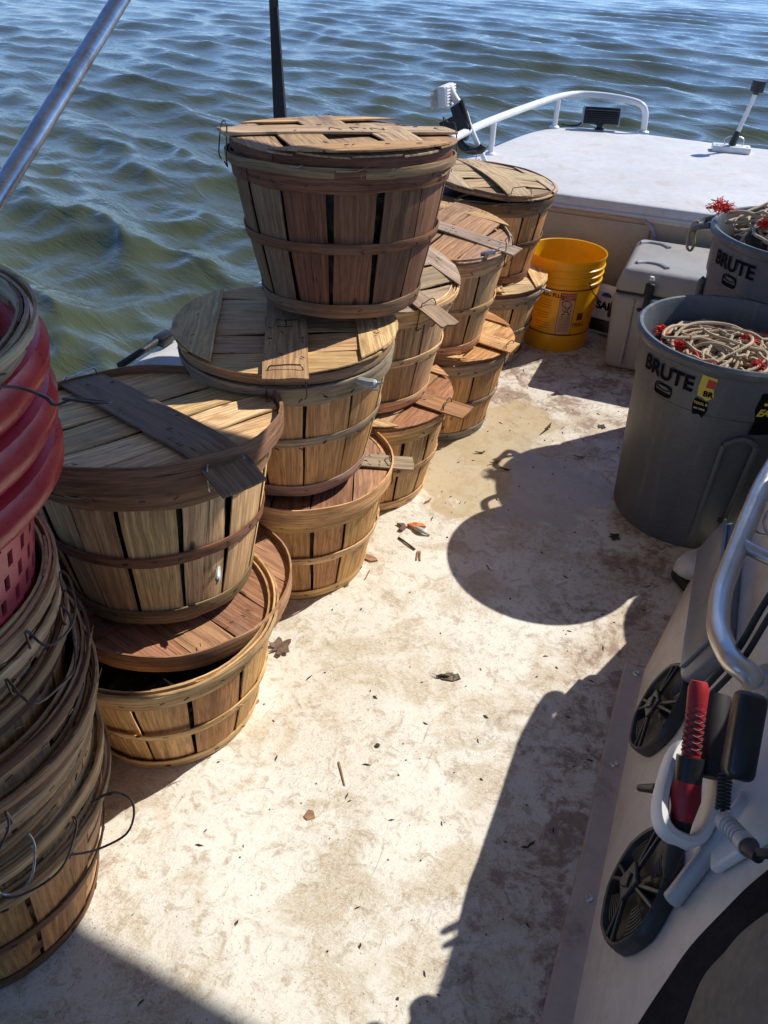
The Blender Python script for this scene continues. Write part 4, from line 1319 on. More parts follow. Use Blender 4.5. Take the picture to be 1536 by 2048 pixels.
b3, rr3 = bin_('trash_bin', 'faded grey green bin at the right edge, partly behind the front rope bin', 0.665, 1.985, 0.195, 0.2475, 0.62, BRUTEG, [D(-60)])
for da in (-0.17, 0.17):
    am = D(-72) + da
    P = [(0.200 - 0.004, 0, 0.02), (0.2095 - 0.002, 0, 0.10), (0.225, 0, 0.30), (0.2285, 0, 0.35)]
    mobj('bin_rib', *xf(tube(spline(P, 6), 0.007, 10), Matrix.Rotation(am, 4, 'Z')), BRUTEM, b1)
P = [(0.2285 * math.cos(a), 0.2285 * math.sin(a), 0.35 + 0.02 * math.sin(math.pi * (a - D(-72) + 0.17) / 0.34)) for a in np.linspace(D(-72) - 0.17, D(-72) + 0.17, 9)]
mobj('bin_rib', *tube(P, 0.0068, 10), BRUTEM, b1)
# stickers on the front bin
def quad_strip(poly, thick=0.0006):
    bm = bmesh.new()
    f = bm.faces.new([bm.verts.new((x, y, 0)) for x, y in poly])
    bmesh.ops.triangulate(bm, faces=[f])
    bmesh.ops.subdivide_edges(bm, edges=bm.edges[:], cuts=2, use_grid_fill=True)
    bm.verts.index_update()
    V = [v.co.copy() for v in bm.verts]; F = [tuple(v.index for v in g.verts) for g in bm.faces]
    bm.free()
    return V, F
sa = D(-102)
hz1 = 0.553
mobj('sticker', *wrap_cone(quad_strip([(-0.012, 0.052), (0.024, 0.050), (0.022, 0.02), (0.026, 0.0), (0.012, -0.012), (0.0, -0.006), (-0.012, -0.004), (-0.014, 0.02)]), sa, hz1 - 0.085, rr1), YINK, b1)
mobj('sticker_logo', *wrap_cone(quad_strip([(0.004, 0.044), (0.022, 0.042), (0.022, 0.022), (0.002, 0.022)]), sa, hz1 - 0.085, rr1, 0.002), RINK, b1)
mobj('sticker_text', *wrap_cone(text_vf('BR', 0.020, 0.0008, depth=0.0004), sa + 0.05, hz1 - 0.080, rr1, 0.002), INK, b1)
mobj('sticker', *wrap_cone(quad_strip([(-0.014, -0.010), (0.018, -0.016), (0.020, -0.04), (0.012, -0.06), (0.004, -0.052), (-0.012, -0.056), (-0.018, -0.03)]), sa, hz1 - 0.085, rr1), INK, b1)
mobj('sticker_text', *wrap_cone(text_vf('TOOL B', 0.009, 0.0003, depth=0.0004), sa + 0.005, hz1 - 0.108, rr1, 0.002), YINK, b1)
mobj('sticker_text', *wrap_cone(text_vf('NO TOOL', 0.006, 0.0001, depth=0.0004), sa + 0.005, hz1 - 0.122, rr1, 0.002), WHITEP, b1)
sb2 = D(-63)
mobj('sticker', *wrap_cone(quad_strip([(-0.03, 0.045), (0.06, 0.045), (0.06, -0.07), (-0.028, -0.07), (-0.024, -0.03), (-0.034, 0.0)]), sb2, hz1 - 0.10, rr1), INK, b1)
mobj('sticker_text', *wrap_cone(text_vf('50%', 0.036, 0.0012, 0.3, depth=0.0004), sb2 + 0.05, hz1 - 0.075, rr1, 0.002), YINK, b1)
mobj('sticker_text', *wrap_cone(text_vf('EASIER', 0.026, 0.0010, 0.3, depth=0.0004), sb2 + 0.05, hz1 - 0.108, rr1, 0.002), YINK, b1)

def rope_heap(t, cx, cy, R, z0, seed, dome, n=46, labels=None):
    rng = random.Random(seed)
    ps, uvs = [], []
    def zc(x, y):
        q = min(1, math.hypot(x, y) / R)
        return z0 + dome * (1 - q * q) - 0.02
    for k in range(n):
        a = rng.uniform(0, 6.28)
        rr = R * math.sqrt(rng.random()) * 0.62
        ox, oy = rr * math.cos(a), rr * math.sin(a)
        lr = rng.uniform(0.04, 0.13)
        el = rng.uniform(0.35, 1.0)
        ro = rng.uniform(0, 3.14)
        sp = rng.uniform(2.6, 6.6)
        a0 = rng.uniform(0, 6.28)
        lift = rng.uniform(-0.018, 0.030) * (k / n) + 0.012 * (k / n)
        P = []
        m = 16
        tx, ty = rng.uniform(-0.25, 0.25), rng.uniform(-0.25, 0.25)
        for i in range(m):
            u = a0 + sp * i / (m - 1)
            px, py = lr * math.cos(u), lr * el * math.sin(u)
            x = ox + px * math.cos(ro) - py * math.sin(ro)
            y = oy + px * math.sin(ro) + py * math.cos(ro)
            d = math.hypot(x, y)
            if d > R - 0.008:
                x, y = x * (R - 0.008) / d, y * (R - 0.008) / d
            P.append((x, y, zc(x, y) + lift + tx * px + ty * py + rng.uniform(-0.004, 0.004)))
        V, F = tube(spline(P, 3), 0.0042, 7)
        ps.append((V, F)); uvs += tube_uv(V, 7)
    V, F = merge(ps)
    o = mobj('rope', V, F, ROPE, t, uv=uvs, loc=(cx, cy, 0))
    # dark disc below, its colour stands for the shade under the coils
    prof = [(0.0, z0 + dome - 0.045), (R * 0.5, z0 + dome * 0.75 - 0.045), (R * 0.9, z0 - 0.035), (R, z0 - 0.045)]
    mobj('rope_shade_disc', *lathe(prof, 40, fn=lambda a, z: 0.0), DARK, t, loc=(cx, cy, 0))
    return o
def tuft(t, p, s, rng):
    ps = []
    for k in range(170):
        d = Vector((rng.gauss(0, 1), rng.gauss(0, 1), abs(rng.gauss(0, 0.8)))).normalized()
        l = s * rng.uniform(0.5, 1.1)
        q = Vector(p)
        mid = q + d * l * 0.5 + Vector((rng.gauss(0, 1), rng.gauss(0, 1), rng.gauss(0, 1))) * l * 0.14
        ps.append(tube([q + d * l * 0.1, mid, mid + d * l * 0.2 + Vector((rng.gauss(0, 1), rng.gauss(0, 1), rng.gauss(0, 1))) * l * 0.22, q + d * l * 0.8 + Vector((rng.gauss(0, 1), rng.gauss(0, 1), 0)) * l * 0.3], 0.0011, 3))
    o = mobj('red_tuft', *merge(ps), REDF, t)
    o['kind'] = 'stuff'
rg = random.Random(5)
rp1 = thing('rope_heap', 'beige trotline rope with red tufts heaped in the front BRUTE bin', 'rope', (0.132, 2.064, 0))
rope_heap(rp1, 0, 0, 0.222, 0.475, 4, 0.045, 90)
def red_cords(t, R, z0, dome, seed, n):
    rg_ = random.Random(seed)
    ps = []
    for k in range(n):
        a0, rr, l0 = rg_.uniform(0, 6.28), R * rg_.uniform(0.2, 0.85), rg_.uniform(0.5, 1.3)
        P = []
        for i in range(7):
            a = a0 + l0 * i / 6
            r2 = min(R - 0.01, rr + rg_.uniform(-0.015, 0.015))
            P.append((r2 * math.cos(a), r2 * math.sin(a), z0 + dome * (1 - (r2 / R) ** 2) + rg_.uniform(-0.012, 0.008)))
        ps.append(tube(spline(P, 3), 0.0026, 6))
    mobj('red_cord', *merge(ps), REDF, t)['kind'] = 'stuff'
red_cords(rp1, 0.222, 0.478, 0.045, 3, 12)
for p in ((-0.185, 0.035, 0.50), (-0.02, -0.185, 0.505), (0.12, 0.02, 0.525), (0.06, -0.11, 0.515), (0.16, -0.06, 0.51), (0.03, 0.03, 0.52), (-0.06, -0.13, 0.50), (-0.13, -0.05, 0.505), (0.10, -0.16, 0.50)):
    tuft(rp1, p, 0.019, rg)
rp2 = thing('rope_heap', 'beige rope overflowing the rear BRUTE bin with a bright red frayed tuft at the rim', 'rope', (0.278, 2.531, 0))
rope_heap(rp2, 0, 0, 0.25, 0.665, 9, 0.10, 100)
red_cords(rp2, 0.25, 0.670, 0.10, 4, 16)
for p in ((-0.262, 0.01, 0.715), (-0.10, -0.16, 0.70), (-0.06, -0.2, 0.69), (0.05, -0.1, 0.74), (-0.14, -0.1, 0.715), (-0.03, -0.14, 0.72)):
    tuft(rp2, p, 0.036 if p[0] < -0.2 else 0.024, rg)
P = [(-0.235, 0.015, 0.71), (-0.19, -0.02, 0.725), (-0.14, -0.05, 0.715), (-0.12, -0.10, 0.70), (-0.13, -0.15, 0.69), (-0.09, -0.19, 0.70)]
V, F = tube(spline(P, 6), 0.0062, 8)
mobj('rope', V, F, ROPE, rp2, uv=tube_uv(V, 8))
# rope loop tied to the rear bin handle
P = [(0, 0, 0.03), (-0.012, -0.008, 0.01), (-0.016, -0.012, -0.05), (-0.010, -0.016, -0.10), (0.004, -0.010, -0.115), (0.010, -0.004, -0.09), (0.004, 0.0, -0.04), (0.006, 0.006, 0.01), (0, 0, 0.03)]
V, F = tube(spline(P, 6), 0.0055, 8)
hk = mobj('rope_loop', V, F, ROPE, uv=tube_uv(V, 8))
hk.location = (-0.042, 2.58, 0.65)
hk.scale = (0.8, 0.8, 0.6)
tag(hk, 'short beige rope loop tied to the handle of the rear bin', 'rope loop')

# ---- foredeck fittings
rail = thing('bow_rail', 'white tubular grab rail bent around the port corner of the foredeck', 'rail')
P = [(-1.13, 3.30, 0.62), (-1.09, 3.55, 0.645), (-1.05, 3.85, 0.655), (-0.98, 4.35, 0.657), (-0.93, 4.66, 0.655), (-0.86, 4.82, 0.655), (-0.74, 4.86, 0.655), (-0.60, 4.83, 0.652), (-0.51, 4.80, 0.64), (-0.475, 4.80, 0.60), (-0.465, 4.80, 0.505)]
mobj('rail_tube', *tube(spline(P, 8), 0.0165, 14), WPAINT, rail)
for x, y in ((-1.048, 3.87), (-0.925, 4.68)):
    mobj('rail_post', *tube([(x, y, 0.505), (x, y, 0.65)], 0.0135, 12), WPAINT, rail)
    mobj('post_foot', *lathe([(0, 0.012), (0.018, 0.012), (0.026, 0.006), (0.028, 0.0)], 20), WPAINT, rail, loc=(x, y, 0.504))
mobj('post_foot', *lathe([(0, 0.012), (0.02, 0.012), (0.03, 0.006), (0.032, 0.0)], 20), STEEL, rail, loc=(-0.465, 4.80, 0.506))

lb = thing('light_bar', 'small black finned spotlight bar on the foredeck inside the rail', 'light', (-0.695, 4.75, 0.51), (0, 0, D(14)))
mobj('lamp_housing', *cbox((0, 0, 0.062), (0.185, 0.05, 0.082), 0.006, Matrix.Rotation(D(-16), 3, 'X')), BLACKP, lb)
for i in range(7):
    mobj('cooling_fin', *xf(cbox((0, 0, 0), (0.172, 0.012, 0.003), 0), Matrix.Translation((0, -0.030 - 0.003 * (i - 3) * -0.9, 0.036 + 0.0095 * i))), BLACKR, lb, smooth=False)
for s in (-1, 1):
    mobj('end_cap', *cbox((s * 0.096, 0, 0.06), (0.008, 0.052, 0.09), 0.003, Matrix.Rotation(D(-16), 3, 'X')), GASKET, lb)
mobj('lamp_bracket', *merge([cbox((0, 0, 0.012), (0.03, 0.03, 0.026), 0.004), cbox((0, 0, 0.002), (0.05, 0.05, 0.006), 0.002)]), BLACKP, lb)
mobj('lamp_cable', *tube(spline([(-0.095, 0.0, 0.03), (-0.12, -0.01, 0.012), (-0.17, 0.0, 0.008), (-0.2, 0.03, 0.006)], 6), 0.0045, 8), BLACKR, lb)

nl = thing('stern_light', 'white pole light with black cylindrical head, right side of the foredeck', 'light', (-0.005, 4.52, 0.511), (0, 0, D(6)))
mobj('light_base', *cbox((0, 0, 0.014), (0.18, 0.085, 0.030), 0.007), WHITEP, nl)
for x, y in ((-0.62, 3.42), (0.2, 3.42), (1.0, 3.42)):
    mobj('deck_screw', *lathe([(0, 0.006), (0.006, 0.005), (0.008, 0.0)], 12), STEEL, boat, loc=(x, y, 0.503))
for x in (-0.07, 0.07):
    mobj('screw', *lathe([(0, 0.0305), (0.005, 0.030), (0.006, 0.027)], 12), STEEL, nl, loc=(x, -0.02, 0.001))
mobj('bail_wire', *tube(spline([(-0.035, 0.0, 0.03), (-0.035, 0.0, 0.06), (0.0, 0.0, 0.07), (0.045, 0.0, 0.062), (0.048, 0.0, 0.03)], 5), 0.003, 6), STEEL, nl)
tl0 = Vector((0.0, 0, 0.03)); tl1 = Vector((0.045, 0.015, 0.265))
mobj('pole_socket', *tube([tl0, tl0.lerp(tl1, 0.26)], 0.0155, 14, radii=[0.018, 0.014]), BLACKP, nl)
mobj('light_pole', *tube([tl0.lerp(tl1, 0.2), tl1], 0.0105, 12), WHITEP, nl)
mobj('light_head', *tube([tl1 - Vector((0, 0, 0.012)), tl1 + Vector((0.0, 0, 0.0)), tl1 + Vector((0, 0, 0.001)), tl1 + Vector((0.003, 0.001, 0.047))], 0.03, 22, radii=[0.012, 0.016, 0.031, 0.031]), BLACKP, nl)

# deck brush with black clamp leaning beyond the baskets
br = thing('deck_brush', 'white deck brush on a pole with black clamps, leaning on the bow rail end', 'brush')
p0, p1, p2 = Vector((-0.985, 3.62, 0.50)), Vector((-1.115, 3.60, 0.72)), Vector((-1.195, 3.6, 0.80))
mobj('brush_pole', *tube([p0, p0.lerp(p1, 0.5), p1], 0.011, 12), WPAINT, br)
mobj('brush_neck', *tube(spline([p1 - Vector((-0.02, 0, 0.04)), p1, Vector((-1.165, 3.6, 0.775)), p2 + Vector((0.005, 0, 0.012))], 5), 0.016, 12), WHITEP, br)
mb = Matrix.Translation((-1.198, 3.6, 0.775)) @ Matrix.Rotation(D(-6), 4, 'Y')
mobj('brush_block', *xf(cbox((0, 0, 0), (0.038, 0.14, 0.085), 0.010), mb), WHITEP, br)
for i in range(7):
    mobj('brush_rib', *xf(cbox((0.018, 0, -0.034 + 0.0115 * i), (0.014, 0.12, 0.007), 0.002), mb), WHITEP, br)
bs = []
rg2 = random.Random(8)
for i in range(160):
    y, z = rg2.uniform(-0.065, 0.065), rg2.uniform(-0.036, 0.036)
    bs.append(tube([(-0.018, y, z), (-0.05 + rg2.uniform(-0.008, 0.004), y * 1.08, z - 0.012 + rg2.uniform(-0.006, 0.006))], 0.0022, 4))
o = mobj('bristles', *xf(merge(bs), mb), BRUSHW, br); o['kind'] = 'stuff'
d = (p0 - p1).normalized()
side = Vector((0.86, 0, 0.5)).normalized()
def blade(name, pts, th, mat):
    """flat polygon in the x-z plane at y, with thickness"""
    V = [(x, y - th / 2, z) for (x, y, z) in pts] + [(x, y + th / 2, z) for (x, y, z) in pts]
    n = len(pts)
    F = [tuple(range(n)), tuple(range(2 * n - 1, n - 1, -1))] + [(i, i + n, (i + 1) % n + n, (i + 1) % n) for i in range(n)]
    return mobj(name, V, F, mat, br, smooth=False)
blade('clamp_body', [(-1.165, 3.585, 0.735), (-1.130, 3.585, 0.757), (-1.112, 3.585, 0.725), (-1.075, 3.585, 0.67), (-1.085, 3.585, 0.61), (-1.12, 3.585, 0.63), (-1.145, 3.585, 0.69)], 0.045, BLACKR)
blade('clamp_wing', [(-1.21, 3.58, 0.672), (-1.135, 3.58, 0.712), (-1.115, 3.58, 0.64), (-1.2, 3.58, 0.65)], 0.04, BLACKR)
mobj('clamp_strap', *tube([(-1.123, 3.58, 0.768), (-1.095, 3.58, 0.70), (-1.072, 3.58, 0.655)], 0.015, 8, radii=[0.011, 0.014, 0.008]), BLACKR, br)
mobj('clamp_loop', *tube(spline([(-1.125, 3.585, 0.66), (-1.115, 3.585, 0.60), (-1.075, 3.585, 0.572), (-1.02, 3.585, 0.578), (-1.005, 3.585, 0.60)], 6), 0.017, 10), BLACKR, br)
mobj('clamp_knob', *tube([(-1.02, 3.585, 0.582), (-1.0, 3.585, 0.585)], 0.02, 12, radii=[0.02, 0.013]), BLACKP, br)

# ---- port side: galvanised pole, black strap, black cleat
gp_ = thing('davit_pole', 'scuffed galvanised steel pole slanting across the top left over the water', 'pole')
A_, B_ = Vector((-1.150, 1.05, 0.953)), Vector((-1.236, 1.554, 1.206))
dv = (B_ - A_)
P0 = A_ - dv * 1.78
mobj('pole_tube', *tube([P0, A_, B_, A_ + dv * 3.4], 0.0172, 20), GALV, gp_)
mobj('pole_bracket', *cbox((P0.x - 0.0, P0.y, 0.52), (0.07, 0.09, 0.05), 0.006), GALV, gp_)
st = thing('webbing_strap', 'black webbing strap rising vertically behind the tallest basket stack', 'strap')
V, F = [], []
nz = 60
for i in range(nz + 1):
    z = 0.50 + (2.12 - 0.50) * i / nz
    tw = D(20) + D(150) * max(0.0, (z - 0.95)) / 1.1
    w = 0.0135 + 0.002 * math.sin(z * 9)
    cx, cy = -1.118 - 0.004 * (z - 1), 1.985
    e = Vector((math.cos(tw), math.sin(tw), 0)) * w
    nn = Vector((-math.sin(tw), math.cos(tw), 0)) * 0.0015
    for q in (e + nn, e - nn, -e - nn, -e + nn):
        V.append((cx + q.x, cy + q.y, z))
for i in range(nz):
    for k in range(4):
        F.append((i * 4 + k, i * 4 + (k + 1) % 4, (i + 1) * 4 + (k + 1) % 4, (i + 1) * 4 + k))
mobj('strap_web', V, F, BLACKR, st)
V = [(-1.134, 1.966, 0.5), (-1.078, 1.976, 0.5), (-1.110, 1.985, 1.18), (-1.124, 1.985, 1.18), (-1.134, 1.98, 0.5), (-1.078, 1.99, 0.5), (-1.110, 1.992, 1.18), (-1.124, 1.992, 1.18)]
mobj('strap_tail', V, [(0, 1, 2, 3), (7, 6, 5, 4), (0, 4, 5, 1), (1, 5, 6, 2), (2, 6, 7, 3), (3, 7, 4, 0)], BLACKR, st, smooth=False)
mobj('strap_buckle', *cbox((-1.117, 1.985, 0.512), (0.05, 0.035, 0.02), 0.004), GALV, st)
cl = thing('rod_clip', 'black clip with a short rod on the white gunwale beyond the nearest baskets', 'clip', (-1.165, 1.43, 0.506), (0, 0, D(92)))
mobj('clip_block', *cbox((0.02, 0, 0.014), (0.06, 0.035, 0.026), 0.008), BLACKP, cl)
mobj('clip_rod', *tube([(-0.15, 0.008, 0.014), (0.06, 0.0, 0.018)], 0.008, 10), BLACKR, cl)

# ---- on the console
def seg(name, mat, parent, pts, r, n=6, s=12, radii=None):
    P = spline(pts, n)
    if radii:
        q = [radii[min(len(radii) - 1, int(i / n))] + (radii[min(len(radii) - 1, int(i / n) + 1)] - radii[min(len(radii) - 1, int(i / n))]) * ((i % n) / n) for i in range(len(P))]
    else:
        q = None
    return mobj(name, *tube(P, r, s, radii=q), mat, parent)
gr = thing('grab_rail', 'scratched aluminium grab rail curving up from the console at the right edge', 'rail')
seg('rail_tube', STEEL, gr, [(0.243, 0.960, 0.430), (0.222, 0.965, 0.448), (0.199, 0.984, 0.447), (0.181, 1.052, 0.432), (0.178, 1.102, 0.424), (0.178, 1.156, 0.424), (0.182, 1.200, 0.430), (0.194, 1.279, 0.450), (0.209, 1.374, 0.476), (0.228, 1.468, 0.504), (0.28, 1.62, 0.56), (0.36, 1.68, 0.66)], 0.0185, 8, 18)
seg('cross_tube', STEEL, gr, [(0.196, 1.285, 0.455), (0.26, 1.25, 0.46), (0.33, 1.23, 0.46)], 0.013, 4, 14)
m = face_frame(0.962, 0.424)
mobj('rail_flange', *xf(lathe([(0, 0.014), (0.022, 0.014), (0.030, 0.008), (0.041, 0.006), (0.044, 0.0)], 28), m), STEEL, gr)
for P in ([(0.255, 1.36, 0.50), (0.235, 1.40, 0.50), (0.222, 1.39, 0.47), (0.222, 1.34, 0.455), (0.24, 1.31, 0.47)], [(0.26, 1.35, 0.48), (0.24, 1.38, 0.485), (0.232, 1.36, 0.465), (0.245, 1.32, 0.46)]):
    seg('wire_clip', STEEL, gr, P, 0.0028, 6, 8)

bx = thing('storage_box', 'blue grey rounded metal box fixed to the forward part of the console side', 'box')
m = face_frame(1.30, 0.300)
mobj('box_body', *xf(cbox((0, 0, 0.012), (0.40, 0.125, 0.045), 0.020, seg=4), m @ Matrix.Rotation(D(0), 4, 'Z')), BLUEG, bx)
mobj('box_lid', *xf(cbox((0, 0.01, 0.038), (0.37, 0.10, 0.008), 0.003, seg=2), m), BLUEG, bx)
cov = thing('cushion', 'crumpled off white cushion with a dark underside between the front bin and the console', 'cushion', (0.205, 1.735, 0.0), (0, 0, D(38)))
bm = bmesh.new()
bmesh.ops.create_uvsphere(bm, u_segments=24, v_segments=14, radius=1)
V = []
for v in bm.verts:
    p = v.co
    k = 1 + 0.07 * math.sin(p.x * 6 + p.y * 4) * math.cos(p.z * 5 + p.y * 7)
    V.append((p.x * 0.085 * k, p.y * 0.045 * k, 0.062 + 0.035 * math.copysign(abs(p.z) ** 0.7, p.z) * k))
F = [tuple(x.index for x in f.verts) for f in bm.faces]
bm.free()
mobj('cushion_cover', V, F, WHITEC, cov)
mobj('cushion_base', *cbox((0, 0, 0.018), (0.14, 0.075, 0.034), 0.014, seg=3), BLACKR, cov)
seg('chain', BLACKR, cov, [(0.03, 0.02, 0.095), (0.05, 0.03, 0.12), (0.07, 0.055, 0.14), (0.075, 0.08, 0.13)], 0.008, 5, 8)

hd_ = thing('tool_holder', 'white moulded plastic tool holder with an oval opening on the console side', 'holder')
m = face_frame(0.80, 0.355)
# rounded rectangular ring lying nearly level, projecting from the face
def oval_ring(cx, a, bq, wa, th, tiltm):
    V, F = [], []
    N = 40
    for i in range(N):
        t = 2 * math.pi * i / N
        c, s = math.copysign(abs(math.cos(t)) ** 0.7, math.cos(t)), math.copysign(abs(math.sin(t)) ** 0.7, math.sin(t))
        for (da, z) in ((wa, -th), (wa, th * 0.6), (wa * 0.8, th), (0.004, th), (0, th * 0.6), (0, -th)):
            V.append((cx[0] + (a + da) * c, cx[1] + (bq + da) * s, z))
    for i in range(N):
        j = (i + 1) % N
        for k in range(6):
            F.append((i * 6 + k, j * 6 + k, j * 6 + (k + 1) % 6, i * 6 + (k + 1) % 6))
    return [tiltm @ Vector(v) for v in V], F
hm = Matrix.Translation((0.170, 0.760, 0.395)) @ Matrix.Rotation(D(12), 4, 'Y') @ Matrix.Rotation(D(18), 4, 'X')
V, F = oval_ring((0, 0), 0.027, 0.062, 0.015, 0.016, hm)
mobj('holder_ring', V, F, WHITEP, hd_)
m2 = face_frame(0.77, 0.42)
mobj('holder_plate', *xf(cbox((0, 0, 0.006), (0.20, 0.13, 0.016), 0.006, seg=3), m2), WHITEP, hd_)
kn = thing('knife', 'red handled fillet knife in a black sheath stuck through the white holder', 'knife')
a, b_, c2 = Vector((0.145, 0.835, 0.512)), Vector((0.157, 0.775, 0.445)), Vector((0.164, 0.735, 0.405))
mobj('handle', *tube([a + (a - b_) * 0.12, a, a.lerp(b_, 0.3), a.lerp(b_, 0.6), b_], 0.017, 16, radii=[0.0105, 0.0142, 0.0135, 0.0126, 0.0124]), REDG, kn)
ps = []
for i in range(16):
    t = 0.18 + i * 0.05
    p = a.lerp(b_, t)
    dd = (b_ - a).normalized()
    u_ = dd.orthogonal().normalized(); w_ = dd.cross(u_)
    ps.append(tube([p + (u_ * math.cos(x) + w_ * math.sin(x)) * 0.0131 + dd * 0.0018 * math.sin(5 * x + i * 3.14) for x in np.linspace(0, 2 * math.pi, 18, endpoint=False)], 0.0007, 4, True))
o = mobj('grip_grooves', *merge(ps), BLACKR, kn); o['kind'] = 'stuff'
mobj('bolster', *tube([b_ - (b_ - c2) * 0.02, b_.lerp(c2, 0.6)], 0.0185, 14), BLACKP, kn)
mobj('sheath_grip', *tube([b_.lerp(c2, 0.5), c2, c2 + (c2 - b_) * 0.5], 0.02, 14, radii=[0.018, 0.02, 0.013]), REDG, kn)
mobj('sheath', *tube([c2, Vector((0.167, 0.705, 0.36)), Vector((0.168, 0.680, 0.322)), Vector((0.1685, 0.672, 0.31))], 0.015, 12, radii=[0.016, 0.014, 0.010, 0.004]), BLACKR, kn)
pin = mobj('pin', *tube([Vector((0.128, 0.895, 0.19)), Vector((0.150, 0.87, 0.235))], 0.008, 10, radii=[0.006, 0.009]), BLACKP)
tag(pin, 'small black rounded peg sticking out beside the white tool holder', 'peg')

mic = thing('radio_handset', 'black radio handset with coiled cable hanging beside the red knife handle', 'radio')
mt, mb_ = Vector((0.198, 0.79, 0.565)), Vector((0.204, 0.728, 0.500))
q = (mt - mb_).to_track_quat('Z', 'X').to_matrix()
mobj('handset_body', *cbox((mt + mb_) / 2, (0.048, 0.036, (mt - mb_).length + 0.02), 0.011, q, 3), BLACKP, mic)
mobj('speaker_drum', *tube([Vector((0.179, 0.872, 0.475)), Vector((0.183, 0.835, 0.452)), Vector((0.190, 0.775, 0.415))], 0.02, 18, radii=[0.017, 0.021, 0.019]), BLACKR, mic)
P = []
cs, ce = Vector((0.197, 0.745, 0.470)), Vector((0.202, 0.706, 0.446))
dd = (ce - cs).normalized(); u_ = dd.orthogonal().normalized(); w_ = dd.cross(u_)
for i in range(100):
    t = i / 99
    an = t * 2 * math.pi * 10
    P.append(cs.lerp(ce, t) + (u_ * math.cos(an) + w_ * math.sin(an)) * 0.0075)
mobj('coiled_cable', *tube(P, 0.0022, 6), BLACKR, mic)
seg('cable', BLACKR, mic, [ce, (0.206, 0.695, 0.44), (0.206, 0.68, 0.452)], 0.003, 5, 8)
cn = thing('cable_connector', 'pale grey ribbed cable connector with a black plug hanging below the radio handset', 'connector')
k0, k1 = Vector((0.204, 0.684, 0.453)), Vector((0.221, 0.624, 0.50))
mobj('connector_body', *tube([k0, k0.lerp(k1, 0.2), k0.lerp(k1, 0.21), k0.lerp(k1, 0.75), k0.lerp(k1, 0.76), k1], 0.012, 14, radii=[0.0125, 0.0125, 0.0105, 0.0105, 0.0125, 0.0125]), GREYP, cn)
for t in (0.3, 0.42, 0.54, 0.66):
    mobj('connector_ring', *tube([k0.lerp(k1, t), k0.lerp(k1, t + 0.03)], 0.0122, 14), GREYP, cn)
mobj('plug', *tube([k1, k1 + (k1 - k0) * 0.35], 0.010, 12, radii=[0.011, 0.007]), BLACKR, cn)
seg('cable', BLACKR, cn, [k1 + (k1 - k0) * 0.2, (0.235, 0.60, 0.535), (0.26, 0.60, 0.56), (0.30, 0.64, 0.6)], 0.006, 6, 8)
pp = thing('rod_tube', 'pale grey plastic tube fixed diagonally to the console side below the connector', 'tube')
mobj('tube_body', *tube([Vector((0.184, 0.664, 0.278)), Vector((0.188, 0.669, 0.288)), Vector((0.237, 0.748, 0.434))], 0.0125, 16), GREYP, pp)
cab = thing('black_cables', 'pair of black cables running down behind the aluminium grab rail', 'cable')
seg('cable', BLACKR, cab, [(0.172, 0.985, 0.345), (0.205, 1.01, 0.44), (0.225, 1.05, 0.53), (0.26, 1.1, 0.62), (0.34, 1.2, 0.70)], 0.0055, 6, 8)
seg('cable', BLACKR, cab, [(0.180, 0.965, 0.355), (0.213, 0.99, 0.44), (0.235, 1.03, 0.53), (0.27, 1.08, 0.62), (0.35, 1.18, 0.70)], 0.005, 6, 8)
# flat plates at the bottom right, coloured as a shaded recess in the console
se = thing('recess_plates', 'flat dark navy plate painted as a shaded console recess, grey brown plate inside, bottom right corner', 'recess')
def face_plate(name, edge, drop, lift, th, mat):
    # curved plate: edge points on the console face, extended aft; with thickness
    e3 = Vector((-1, 0, 0.34)).normalized()
    E = spline(edge, 6)
    V, F = [], []
    for p in E:
        q = Vector((p.x, p.y - drop, p.z))
        p2 = p + Vector((0, 0.004, 0))
        V += [p2 + e3 * (lift - th), p2 + e3 * lift * 0.7 , p + e3 * lift, q + e3 * lift]
    for i in range(len(E) - 1):
        for k in range(3):
            F.append((i * 4 + k, (i + 1) * 4 + k, (i + 1) * 4 + k + 1, i * 4 + k + 1))
    return mobj(name, V, F, mat, se)
face_plate('recess_dark_plate', [(0.152, 0.40, 0.150), (0.173, 0.487, 0.216), (0.182, 0.512, 0.243), (0.198, 0.547, 0.289), (0.213, 0.576, 0.336), (0.235, 0.601, 0.399), (0.255, 0.619, 0.456), (0.30, 0.64, 0.588)], 0.5, 0.012, 0.03, NAVY)
face_plate('recess_inner_plate', [(0.215, 0.40, 0.338), (0.217, 0.458, 0.345), (0.220, 0.484, 0.354), (0.228, 0.520, 0.377), (0.240, 0.537, 0.412), (0.255, 0.554, 0.459), (0.30, 0.57, 0.588)], 0.5, 0.020, 0.02, RECESSM)

